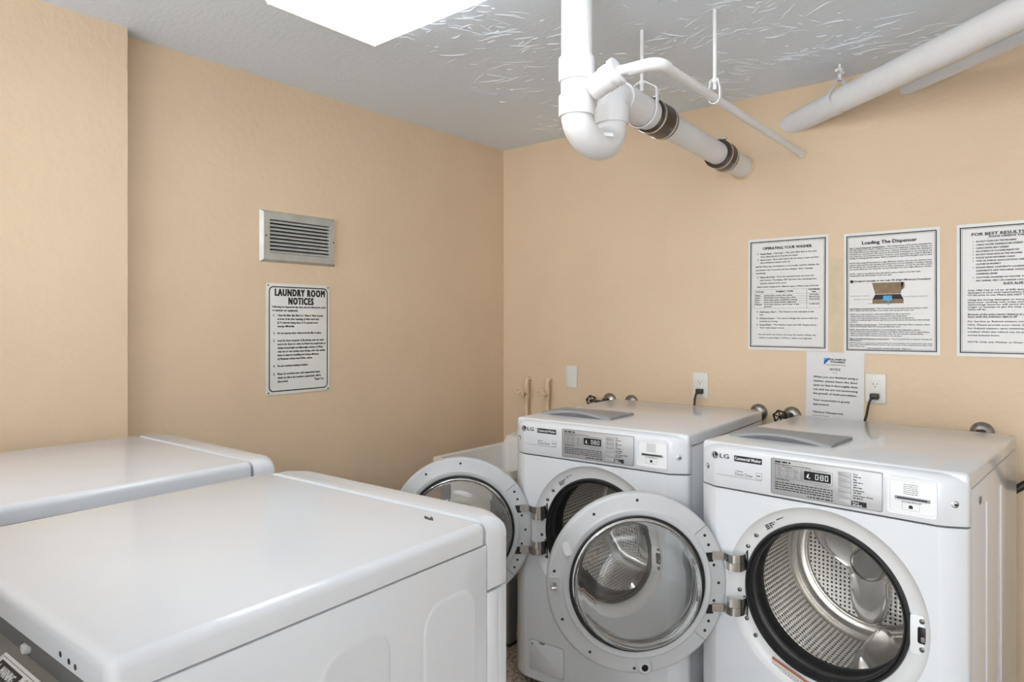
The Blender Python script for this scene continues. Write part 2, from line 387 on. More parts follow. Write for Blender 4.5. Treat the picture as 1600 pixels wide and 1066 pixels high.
ceiling_lamp(1.75, -5.4, 'unseen ceiling light added as fill behind the camera, nearer the right wall', M_FILL)

# ------------------------------------------------------------------ front-loading washers (local frame: x right, -y front, z up)
WW, WD = 0.343, 0.74
PLAN = [(-WW, 0.0), (-WW, -0.022), (-0.338, -0.031), (-0.296, -0.055), (-0.284, -0.058)]
DCX, DCZ = 0.012, 0.59
YF = -0.058
def plan_loop(z, inset=0.0, back=0.0):
    half = [(x + inset * (1 if i < 3 else 0.6), min(back, y + inset)) for i, (x, y) in enumerate(PLAN)]
    full = half + [(-x, y) for x, y in reversed(half)]
    return [(x, y, z) for x, y in full]
M_DARKMETAL = mat('dark_screw_steel', (0.20, 0.195, 0.19), 0.35, metal=0.8, var=(60, 0.3))
def washer(loc, yaw, theta, label, n):
    t = thing('washing_machine', label, 'washing machine', loc, math.radians(yaw), 'white front-loading washers with open doors')
    # cabinet: two sides, back and base
    c = B(); e = 0.012
    for s in (-1, 1):
        c.box(min(s * WW, s * (WW - e)), max(s * WW, s * (WW - e)), 0.001, WD, 0.03, 0.946, 0.003)
        for k, yy in enumerate((0.19, 0.42)):          # pressed vertical ribs
            c.box(min(s * WW, s * (WW + 0.003)), max(s * WW, s * (WW + 0.003)), yy, yy + 0.009, 0.08, 0.885, 0.0029, 3)
    c.box(-WW + e, WW - e, WD - e, WD, 0.03, 0.946); c.box(-WW + e, WW - e, 0.02, WD - e, 0.03, 0.04)
    c.build('cabinet', M_WHITE, t)
    B().box(-0.30, 0.30, 0.03, 0.05, 0.006, 0.05).build('toe_gap_shade', M_BLACK, t)  # black box stands for the shade in the gap below the front
    for sx in (-0.28, 0.28):
        for sy in (0.08, 0.66): B().lathe([(0.0, 0.0), (0.022, 0.0), (0.022, 0.012), (0.012, 0.016), (0.012, 0.035), (0, 0.035)], sx, sy, 0, 20, 'z').build('foot', M_BLACK, t)
    # front panel with the round door hole
    f = B(); z0, z1 = 0.034, 0.857; xl = 0.284; R = 0.258
    corners = [math.atan2(z - DCZ, x - DCX) for x in (-xl, xl) for z in (z0, z1)]
    angs = sorted([2 * PI * i / 96 - PI for i in range(96)] + corners)
    inner, outer = [], []
    for a in angs:
        ca, sa = math.cos(a), math.sin(a); k = 9.0
        if ca > 1e-9: k = min(k, (xl - DCX) / ca)
        if ca < -1e-9: k = min(k, (-xl - DCX) / ca)
        if sa > 1e-9: k = min(k, (z1 - DCZ) / sa)
        if sa < -1e-9: k = min(k, (z0 - DCZ) / sa)
        outer.append((DCX + k * ca, YF, DCZ + k * sa)); inner.append((DCX + R * ca, YF, DCZ + R * sa))
    f.loft([outer, inner], False, False)
    for s in (-1, 1):
        rows = [[(s * x * -1, y, z) for x, y in PLAN] for z in (z0 + 0.0, z1)]
        f.loft(rows, False, False, closed=False)
    f.loft([plan_loop(z1), plan_loop(z1, 0.012, 0.01)], False, False, closed=False)
    f.loft([plan_loop(z0), plan_loop(z0 - 0.012, 0.012, 0.01), plan_loop(z0 - 0.012, 0.05, 0.02)], False, False, closed=False)
    bmesh.ops.remove_doubles(f.bm, verts=f.bm.verts, dist=0.0004)
    f.build('front_panel', M_WHITE, t)
    # control panel across the top
    g = B()
    g.loft([plan_loop(0.861, 0.008), plan_loop(0.8615, 0.001), plan_loop(0.863), plan_loop(0.958), plan_loop(0.968, 0.002), plan_loop(0.976, 0.007), plan_loop(0.981, 0.014), plan_loop(0.983, 0.022)])
    g.build('control_panel', M_WHITE, t)
    # lid
    l = B(); l.box(-WW, WW, -0.030, WD, 0.9495, 0.9885, 0.011, 4, only=lambda e: not (e.verts[0].co.z < 0.96 and e.verts[1].co.z < 0.96));
    l.build('lid', M_WHITE, t); B().box(-WW + 0.010, WW - 0.010, 0.01, WD - 0.010, 0.9455, 0.9500).build('lid_gap_shade', M_BLACK, t, smooth=False)  # black filler paints the shade in the gap under the lid
    # flip-up dispenser on the lid, the shade of its arched finger slot drawn as a dark strip
    d = B(); N = 24; xa, xb, ya, yb = -0.318, -0.008, 0.095, 0.285; zt = 0.9885
    top, bot = [], []
    rows = []
    for i in range(N + 1):
        u = i / N; x = xa + (xb - xa) * u; ar = math.sin(PI * u) ** 1.0
        rows.append([(x, ya, zt), (x, ya + 0.002, zt + 0.004 + 0.018 * ar), (x, ya + 0.016, zt + 0.008 + 0.018 * ar), (x, ya + 0.06, zt + 0.010 + 0.008 * ar), (x, yb - 0.006, zt + 0.009), (x, yb, zt)])
    d.loft(rows, True, True); dl = d.build('dispenser_lid', M_DISP, t)
    q = B(); q.loft([[(xa + 0.035 + (xb - xa - 0.07) * i / N, ya - 0.0012, zt + 0.001), (xa + 0.035 + (xb - xa - 0.07) * i / N, ya - 0.0012, zt + 0.002 + 0.013 * math.sin(PI * i / N))] for i in range(N + 1)], False, False, closed=False)
    q.build('finger_slot_shade', M_INKGREY, dl)  # dark strip painting the shade of the slot
    # print on the left of the control panel
    p = Print(); y = YF - 0.0006
    cx, cz, rr = -0.287, 0.9535, 0.0105
    p.poly([(cx + rr * math.cos(2 * PI * k / 28), cz + rr * math.sin(2 * PI * k / 28)) for k in range(28)], y)
    p.text('LG', -0.2715, -0.243, 0.9475, 0.0125, y, bold=0.0005)
    p.rect(-0.227, -0.144, 0.9435, 0.9605, y)
    p.build('emblem_print', M_INK, t)
    p = Print(); y2 = y - 0.0004
    p.ring([(cx + 0.0085 * math.cos(PI * (0.5 + k / 20 * 1.5)), cz + 0.0085 * math.sin(PI * (0.5 + k / 20 * 1.5))) for k in range(21)] , [(cx + 0.0072 * math.cos(PI * (0.5 + k / 20 * 1.5)), cz + 0.0072 * math.sin(PI * (0.5 + k / 20 * 1.5))) for k in range(21)], y2)
    p.F.pop(); p.rect(cx - 0.0015, cx, cz - 0.004, cz + 0.005, y2); p.rect(cx, cx + 0.004, cz - 0.004, cz - 0.0028, y2)
    p.build('emblem_face', M_WINK, t); p = Print()
    p.text('Commercial Washer', -0.2245, -0.1465, 0.9485, 0.0085, y2, bold=0.0003)
    p.build('badge_lettering', M_WINK, t)
    p = Print()
    p.rect(-0.281, -0.144, 0.8975, 0.8985, y); p.text('Direct Drive', -0.224, -0.172, 0.9025, 0.0095, y, bold=0.0001); p.words(-0.222, -0.200, 0.9145, 0.0022, y)
    p.outline(-0.161, -0.144, 0.9005, 0.9195, 0.0008, y); p.words(-0.159, -0.146, 0.909, 0.003, y)
    p.build('drive_print', M_INKGREY, t)
    # silver display panel
    x0, x1, za, zb = -0.118, 0.166, 0.8695, 0.969
    B().prism(rrect(x0, x1, za, zb, 0.006), YF - 0.0025, YF + 0.002, 0.0008).build('display_panel', M_PANEL, t)
    y = YF - 0.0030
    p = Print(); p.outline(x0 + 0.001, x1 - 0.001, za + 0.001, zb - 0.001, 0.0006, y)
    p.words(x0 + 0.012, x0 + 0.055, zb - 0.0105, 0.0042, y); p.words(x0 + 0.012, x0 + 0.11, zb - 0.016, 0.0018, y)
    p.outline(x0 + 0.012, x0 + 0.083, zb - 0.052, zb - 0.020, 0.0006, y); p.outline(x0 + 0.086, x0 + 0.165, zb - 0.053, zb - 0.0185, 0.0006, y)
    p.text('Processing', x0 + 0.033, x0 + 0.058, zb - 0.0215, 0.003, y)
    for k, w in enumerate(('Wash', 'Rinse', 'Spin')):
        xx = x0 + 0.020 + 0.022 * k
        p.outline(xx, xx + 0.009, zb - 0.033, zb - 0.0255, 0.0007, y); p.rect(xx + 0.0035, xx + 0.0058, zb - 0.0395, zb - 0.0372, y); p.text(w, xx - 0.001, xx + 0.010, zb - 0.047, 0.0032, y)
        if k < 2: p.text('»', xx + 0.0135, xx + 0.0165, zb - 0.032, 0.004, y)
    p.text('Est. Time Remaining', x0 + 0.105, x0 + 0.150, zb - 0.0205, 0.0028, y)
    p.text('Start Card  Service', x0 + 0.118, x0 + 0.158, zb - 0.0585, 0.0026, y)
    p.text('Vended Safety Rinse', x0 + 0.012, x0 + 0.052, zb - 0.058, 0.0036, y, bold=0.0002)
    for k in range(4): p.words(x0 + 0.012, x0 + 0.165, zb - 0.0665 - 0.0062 * k, 0.0026, y)
    p.words(x0 + 0.100, x0 + 0.165, zb - 0.0935, 0.0032, y)
    bz = [zb - 0.100 * q for q in (0.165, 0.305, 0.44, 0.575, 0.71, 0.885)]
    for k, w in enumerate(('Hot', 'Warm', 'Cold', 'Delicates', 'Add Super Wash')):
        L = {3: 0.011, 4: 0.008, 9: 0.026, 14: 0.046}[len(w)]
        p.text(w, x0 + 0.2155, x0 + 0.2155 + L, bz[k] + 0.0008, 0.0042, y, bold=0.0002); p.words(x0 + 0.2155, x0 + 0.238, bz[k] - 0.0048, 0.0024, y)
    p.rect(x0 + 0.211, x0 + 0.247, bz[5] - 0.0065, bz[5] + 0.0065, y)
    p.build('panel_print', M_INK, t)
    p = Print(); p.text('Start', x0 + 0.214, x0 + 0.229, bz[5] + 0.0005, 0.0042, y - 0.0004, bold=0.0002); p.words(x0 + 0.214, x0 + 0.236, bz[5] - 0.0048, 0.0024, y - 0.0004)
    p.build('start_lettering', M_WINK, t)
    for k in range(6):
        B().prism(rrect(x0 + 0.179, x0 + 0.210, bz[k] - 0.0058, bz[k] + 0.0058, 0.002, 3), YF - 0.0055, YF - 0.002, 0.0008).build('button', M_PANEL, t)
    s = B().box(x0 + 0.091, x0 + 0.160, YF - 0.0040, YF - 0.002, zb - 0.0475, zb - 0.0235, 0.0005, 1).build('display_screen', M_BLACK, t)
    p = Print(); y = YF - 0.0046
    def seg7(xc, zc, w, h, on, th=0.0015):
        segs = {'a': (xc, xc + w, zc + h - th, zc + h), 'g': (xc, xc + w, zc + h / 2 - th / 2, zc + h / 2 + th / 2), 'd': (xc, xc + w, zc, zc + th), 'f': (xc, xc + th, zc + h / 2, zc + h), 'e': (xc, xc + th, zc, zc + h / 2), 'b': (xc + w - th, xc + w, zc + h / 2, zc + h), 'c': (xc + w - th, xc + w, zc, zc + h / 2)}
        for k in on: p.rect(*segs[k], y)
    seg7(x0 + 0.121, zb - 0.0425, 0.008, 0.014, 'abcdef'); p.rect(x0 + 0.1305, x0 + 0.1320, zb - 0.037, zb - 0.0352, y)
    seg7(x0 + 0.134, zb - 0.0425, 0.008, 0.014, 'abcdefg'); seg7(x0 + 0.146, zb - 0.0425, 0.008, 0.014, 'abcdef')
    p.poly([(x0 + 0.098, zb - 0.040), (x0 + 0.102, zb - 0.041), (x0 + 0.105, zb - 0.029), (x0 + 0.101, zb - 0.032)], y); p.rect(x0 + 0.103, x0 + 0.108, zb - 0.042, zb - 0.040, y)
    p.build('display_digits', M_DIGIT, s)
    # card reader in a shallow framed recess
    xa2, xb2, zc2, zd2 = 0.176, 0.284, 0.8745, 0.9655
    o_, i_ = rrect(xa2, xb2, zc2, zd2, 0.008), rrect(xa2 + 0.006, xb2 - 0.004, zc2 + 0.006, zd2 - 0.008, 0.006)
    B().frame(o_, i_, YF - 0.004, YF + 0.001).build('card_reader_frame', M_WHITE2, t)
    cr = B().prism(i_, YF - 0.0012, YF + 0.001, 0.0004).build('card_reader', M_WHITE2, t)
    B().box(0.193, 0.270, YF - 0.005, YF - 0.001, 0.9105, 0.9190, 0.002, 2).build('slot_surround', M_DISP, cr)
    B().box(0.199, 0.264, YF - 0.0056, YF - 0.004, 0.9138, 0.9170).build('card_slot', M_BLACK, cr)
    p = Print(); y = YF - 0.0018
    for k in range(6): p.words(0.212, 0.244, 0.9480 - 0.0046 * k, 0.0016, y)
    p.words(0.208, 0.252, 0.9055, 0.0018, y); p.outline(0.209, 0.247, 0.886, 0.9045, 0.0004, y)
    p.build('reader_print', M_INKGREY, cr)
    p = Print(); p.poly([(0.2235, 0.8905), (0.2325, 0.8905), (0.2325, 0.896), (0.2300, 0.899), (0.2260, 0.899), (0.2235, 0.896)], y); p.build('padlock_mark', M_INK, cr)
    # key locks on the slanted ends
    for s in (-1, 1):
        lo = Vector((s * 0.317, -0.0430, 0.915)); a = math.radians(30) * s
        B().lathe([(0.0, 0.001), (0.0085, 0.001), (0.0085, -0.0015), (0.0065, -0.002), (0.0055, 0.0005), (0.0, 0.0005)], seg=20).build('key_lock', M_CHROME, t, loc=lo, rot=(0, 0, a))
        B().box(-0.001, 0.0055, -0.0012, 0.0004, -0.004, 0.001, 0.0004, 1).build('keyhole', M_BLACK, t, loc=lo + Vector((0, -0.0006, 0)), rot=(0, 0, a))
    # bezel round the door opening
    B().lathe([(0.2585, YF - 0.0003), (0.2555, YF + 0.003), (0.250, YF + 0.008), (0.240, YF + 0.014), (0.228, YF + 0.018), (0.212, YF + 0.020), (0.212, YF + 0.05)], DCX, 0, DCZ, 96).build('door_bezel', M_BEZEL, t)
    B().lathe([(0.2135, -0.030), (0.2135, -0.042), (0.2105, -0.0470), (0.2055, -0.0470), (0.2030, -0.042), (0.2020, -0.040), (0.2000, -0.0430), (0.1970, -0.043), (0.1950, -0.038), (0.1950, -0.016), (0.1990, -0.006), (0.203, 0.004), (0.203, 0.020), (0.197, 0.028), (0.197, 0.050), (0.214, 0.062), (0.25, 0.062)], DCX, 0, DCZ, 96).build('door_gasket', M_RUBBER, t)
    # drum
    B().lathe([(0.212, 0.066), (0.209, 0.062), (0.213, 0.058), (0.238, 0.072), (0.240, 0.080)], DCX, 0, DCZ, 72).build('drum_lip', M_STEEL, t)
    B().lathe([(0.240, 0.080), (0.240, 0.345)], DCX, 0, DCZ, 72, uvr=0.24).build('drum_wall', M_PERF, t)
    B().lathe([(0.240, 0.345), (0.236, 0.352), (0.236, 0.358), (0.239, 0.366), (0.232, 0.390), (0.220, 0.402), (0.208, 0.405), (0.202, 0.398), (0.196, 0.396), (0.192, 0.402)], DCX, 0, DCZ, 72).build('drum_rim_bead', M_STEEL, t)
    b = B(); ring = [(0.192 * math.cos(2 * PI * k / 72), 0.192 * math.sin(2 * PI * k / 72)) for k in range(72)]
    vs = [b.bm.verts.new((DCX + x, 0.402, DCZ + z)) for x, z in ring]; fc = b.bm.faces.new(vs)
    for lp in fc.loops: lp[b.uv].uv = (lp.vert.co.x, lp.vert.co.z)
    b.build('drum_back', M_PERF2, t, smooth=False)
    # three-armed spider pressed out of the drum back
    def star(sc, r0=0.075, r1=0.196):
        P = []
        for k in range(90):
            a = 2 * PI * k / 90; w = math.cos(3 * (a - math.radians(150))) * 0.5 + 0.5
            P.append((DCX + sc * (r0 + (r1 - r0) * w ** 1.6) * math.cos(a), DCZ + sc * (r0 + (r1 - r0) * w ** 1.6) * math.sin(a)))
        return P
    sp = B(); loops = []
    for sc, yy in ((1.0, 0.401), (0.985, 0.380), (0.95, 0.372), (0.86, 0.368), (0.72, 0.371)): loops.append([(x, yy, z) for x, z in star(sc)])
    sp.loft(loops, False, True); spo = sp.build('drum_spider', M_STEEL, t, ang=50)
    B().lathe([(0.054, 0.371), (0.052, 0.364), (0.047, 0.362), (0.044, 0.366), (0.0, 0.367)], DCX, 0, DCZ, 40).build('hub_cap', M_CHROME, spo)
    for ang in (285, 45):                                  # lifters
        lf = B(); rows = []; a0 = math.radians(ang)
        for yy, k in ((0.10, 0.15), (0.115, 0.75), (0.15, 1.0), (0.30, 1.0), (0.345, 0.85), (0.36, 0.2)):
            row = []
            for j in range(13):
                u = j / 6 - 1; hgt = 0.068 * k * (1 - abs(u) ** 1.7); wd = 0.052 * (0.8 + 0.2 * k) * u
                rad = 0.241 - hgt; aa = a0 + wd / 0.24
                row.append((DCX + rad * math.cos(aa), yy, DCZ + rad * math.sin(aa)))
            rows.append(row)
        lf.loft(rows, False, False, closed=False); lf.build('drum_lifter', M_STEEL, t, ang=60)
    # latch plate on the right of the bezel
    lp_ = B().prism(rrect(0.2235, 0.272, 0.533, 0.628, 0.004), YF + 0.0125, YF + 0.022, 0.001).build('latch_plate', M_WHITE2, t)
    B().prism(rrect(0.240, 0.262, 0.562, 0.602, 0.004), YF + 0.0105, YF + 0.014, 0.0008).build('latch_slot', M_BLACK, lp_)
    B().box(0.2465, 0.2555, YF + 0.0095, YF + 0.012, 0.566, 0.578, 0.001, 1).build('latch_tongue', M_CHROME, lp_)
    scr = B().lathe([(0, -0.0012), (0.002, -0.0012), (0.0028, -0.003), (0.0055, -0.0018), (0.0068, 0.002), (0, 0.002)], seg=16).build('screw', M_DARKMETAL, t, loc=(0.2495, YF + 0.0115, 0.616))
    same(scr, 'screw', t, (0.2495, YF + 0.0115, 0.547))
    for a in (141, 152, 172, 186, 206, 218):
        r_ = 0.232; same(scr, 'screw', t, (DCX + r_ * math.cos(math.radians(a)), YF + 0.0165, DCZ + r_ * math.sin(math.radians(a))))
    # stickers on the bezel
    p = Print(); p.words(-0.036, 0.010, 0.0045, 0.0035); p.words(-0.036, -0.004, -0.0015, 0.003); p.words(-0.036, -0.008, -0.0065, 0.003); p.words(-0.036, -0.012, -0.0115, 0.003); p.words(0.004, 0.030, 0.001, 0.006)
    st = p.build('rating_print', M_INK, t); a = math.radians(122); st.location = (DCX + 0.233 * math.cos(a), YF + 0.0150, DCZ + 0.233 * math.sin(a)); st.rotation_euler = (0, math.radians(-32), 0)
    a = math.radians(250); sk = B().box(-0.06, 0.06, -0.0006, 0.0004, -0.016, 0.016).build('warning_label', M_PAPER, t, loc=(DCX + 0.234 * math.cos(a), YF + 0.0135, DCZ + 0.234 * math.sin(a)), rot=(0, math.radians(20), 0), smooth=False)
    p = Print(); p.rect(-0.06, 0.06, 0.008, 0.016, -0.0010); p.build('warning_band', M_RED, sk)
    p = Print(); [p.words(-0.056, 0.054, 0.002 - 0.005 * k, 0.002, -0.0010) for k in range(3)]; p.build('warning_text', M_INKGREY, sk)
    # drain filter cover low on the left
    dc = B().prism(rrect(-0.262, -0.112, 0.068, 0.178, 0.012), YF - 0.0022, YF + 0.001, 0.0012).build('drain_cover', M_WHITE, t)
    p = Print(); p.ring(rrect(-0.2635, -0.1105, 0.0665, 0.1795, 0.013), rrect(-0.262, -0.112, 0.068, 0.178, 0.012), YF - 0.0004); p.build('cover_gap', M_INKGREY, dc)
    B().prism([(-0.205 + 0.014 * math.cos(PI + PI * k / 8), 0.1765 + 0.006 * math.sin(PI + PI * k / 8)) for k in range(9)], YF - 0.0028, YF, 0.0).build('cover_notch', M_INKGREY, dc)
    B().lathe([(0, -0.001), (0.003, -0.001), (0.003, 0.001)], -0.248, YF - 0.002, 0.163, 12).build('cover_screw', M_INK, dc)
    # bar code on the side
    p = Print(); 
    for k in range(9): p.rect(-0.016 + 0.0036 * k, -0.016 + 0.0036 * k + random.choice((0.0012, 0.0022)), -0.010, 0.010)
    bc = p.build('bar_code', M_INK, t, loc=(WW + 0.0008, 0.115, 0.900)); bc.rotation_euler = (0, 0, PI / 2)
    # ---- the open door: a ring with a glass bowl, swung about its left edge
    th = math.radians(theta); hx, hy, DR = -0.246, -0.063, 0.265
    ex, ey = math.cos(th), -math.sin(th)
    d = B().lathe([(0.1965, -0.004), (0.2000, 0.0010), (0.206, 0.0040), (0.2150, 0.0045), (0.2185, 0.0010), (0.2215, -0.0010), (0.2560, -0.0010), (0.2615, -0.0030), (0.2650, -0.0080), (0.2650, -0.030), (0.258, -0.040), (0.235, -0.046), (0.19, -0.050), (0.19, -0.030), (0.1965, -0.028), (0.1965, -0.004)], seg=96)
    door = d.build('door', M_DOOR, t, loc=(hx + ex * DR, hy + ey * DR, DCZ - 0.006), rot=(0, 0, -th))
    B().lathe([(0.1920, 0.0), (0.1920, 0.004), (0.1970, 0.004), (0.1995, 0.0018), (0.1970, -0.002)], seg=96).build('bowl_seal', M_BLACK, door)
    bo = [(0.190, 0.003), (0.186, 0.016), (0.180, 0.036), (0.171, 0.056), (0.158, 0.072), (0.140, 0.082), (0.11, 0.087), (0.06, 0.090), (0.0, 0.091)]
    bi = [(0.0, 0.086), (0.06, 0.085), (0.108, 0.082), (0.134, 0.077), (0.151, 0.067), (0.163, 0.052), (0.172, 0.033), (0.178, 0.014), (0.180, -0.004), (0.190, -0.004), (0.190, 0.003)]
    B().lathe(bo + bi, seg=96).build('glass_bowl', M_GLASS, door, ang=60)
    B().lathe([(0.193, -0.040), (0.12, -0.046), (0, -0.048)], seg=64).build('window_pane', M_PANE, door)
    B().lathe([(0.1935, -0.028), (0.1935, -0.010), (0.1885, -0.006), (0.1885, -0.036)], seg=96).build('window_rim', M_CHROME, door)
    # pieces on the door's inner face (door frame: +x away from hinge, +y towards the drum)
    hole = B().lathe([(0, 0.0008), (0.0034, 0.0008), (0.0046, -0.0002), (0.0046, -0.002)], seg=14).build('screw', M_INK, door, loc=(-0.238 * math.cos(math.radians(20)), -0.001, 0.238 * math.sin(math.radians(20))))
    for a, r_ in ((28, 0.238), (35, 0.243), (-28, 0.238), (-35, 0.243), (0, 0.240), (13, 0.232), (-13, 0.232), (90, 0.244), (122, 0.240), (150, 0.238), (205, 0.242), (235, 0.242), (268, 0.248), (171, 0.246)):
        same(hole, 'screw', door, (-r_ * math.cos(math.radians(a)), -0.0009, r_ * math.sin(math.radians(a))))
    bu = B().prism(rrect(-0.011, 0.011, -0.019, 0.019, 0.010, 6), -0.001, 0.010, 0.0).build('bumper', M_WHITE2, door, loc=(0.232 * math.cos(math.radians(27)), 0, 0.232 * math.sin(math.radians(27))), rot=(0, math.radians(20), 0))
    for zz in (-0.026, 0.020): B().box(0.228, 0.258, 0.0, 0.0035, zz, zz + 0.006, 0.001, 1).build('latch_rest', M_DOOR, door)
    lh = B(); lh.box(0.2375, 0.2475, -0.001, 0.030, -0.006, 0.006, 0.002, 2); lh.box(0.2375, 0.2560, 0.022, 0.032, -0.005, 0.005, 0.002, 2); lh.build('latch_hook', M_CHROME, door)
    B().lathe([(0.010, 0.012), (0.016, 0.012), (0.020, 0.008), (0.026, -0.001)], -0.02, 0, -0.241, 24).build('stop_boss', M_DOOR, door)
    B().lathe([(0.0, 0.004), (0.010, 0.004), (0.010, 0.012)], -0.02, 0, -0.241, 24).build('stop_hole', M_BLACK, door)
    for s in (-1, 1):                                      # seams of the hinge cover
        sm = B(); sm.box(0.0, 0.044, -0.0008, 0.0002, -0.0006, 0.0006); a = math.radians(180 - s * 40)
        sm.build('cover_seam', M_INKGREY, door, loc=(0.2205 * math.cos(a), 0, 0.2205 * math.sin(a)), rot=(0, -a, 0), smooth=False)
    # hinges: bent steel straps from the bezel pocket to the door face
    nx, ny = math.sin(th), math.cos(th)
    for s in (-1, 1):
        zc = DCZ + s * 0.068
        pts = [(-0.1985, -0.030), (-0.2000, -0.066), (-0.2080, -0.082), (-0.2240, -0.0885)]
        h0 = (hx + ex * 0.012 + nx * 0.006, hy + ey * 0.012 + ny * 0.006); h1 = (hx + ex * 0.046 + nx * 0.0035, hy + ey * 0.046 + ny * 0.0035)
        for nm, zz, hh, pp in (('hinge_strap', zc + s * 0.008, 0.0115, pts + [h0, h1]), ('hinge_knuckle', zc - s * 0.016, 0.0115, pts + [(hx + 0.006, hy - 0.012)])):
            st = B(); loops = []
            for k, (x, y) in enumerate(pp):
                x_, y_ = pp[min(k + 1, len(pp) - 1)]; x__, y__ = pp[max(k - 1, 0)]; tx, ty = x_ - x__, y_ - y__; L = math.hypot(tx, ty) or 1; ox, oy = -ty / L * 0.003, tx / L * 0.003
                loops.append([(x + ox, y + oy, zz - hh), (x - ox, y - oy, zz - hh), (x - ox, y - oy, zz + hh), (x + ox, y + oy, zz + hh)])
            st.loft(loops); st.build(nm, M_CHROME, t, ang=50)
        B().box(-0.2080, -0.1930, YF + 0.0175, YF + 0.023, zc - 0.029, zc + 0.029, 0.001, 1).build('hinge_pocket', M_BLACK, t)
        mid = (hx + ex * 0.046, hy + ey * 0.046); pk = B(); pk.box(-0.2235, -0.2145 + 0.012, -0.0002, 0.0006, s * 0.068 + s * 0.008 - 0.0135, s * 0.068 + s * 0.008 + 0.0135); pk.build('strap_pocket', M_BLACK, door, smooth=False)
    return t
washer((1.1647, -0.8496, 0), 2.4, 143, 'white front-loading washer nearer the room corner, its door open beside the laundry tub', 1)
washer((1.9235, -0.9136, 0), -4.0, 135, 'white front-loading washer on the right, perforated steel drum in full view', 2)

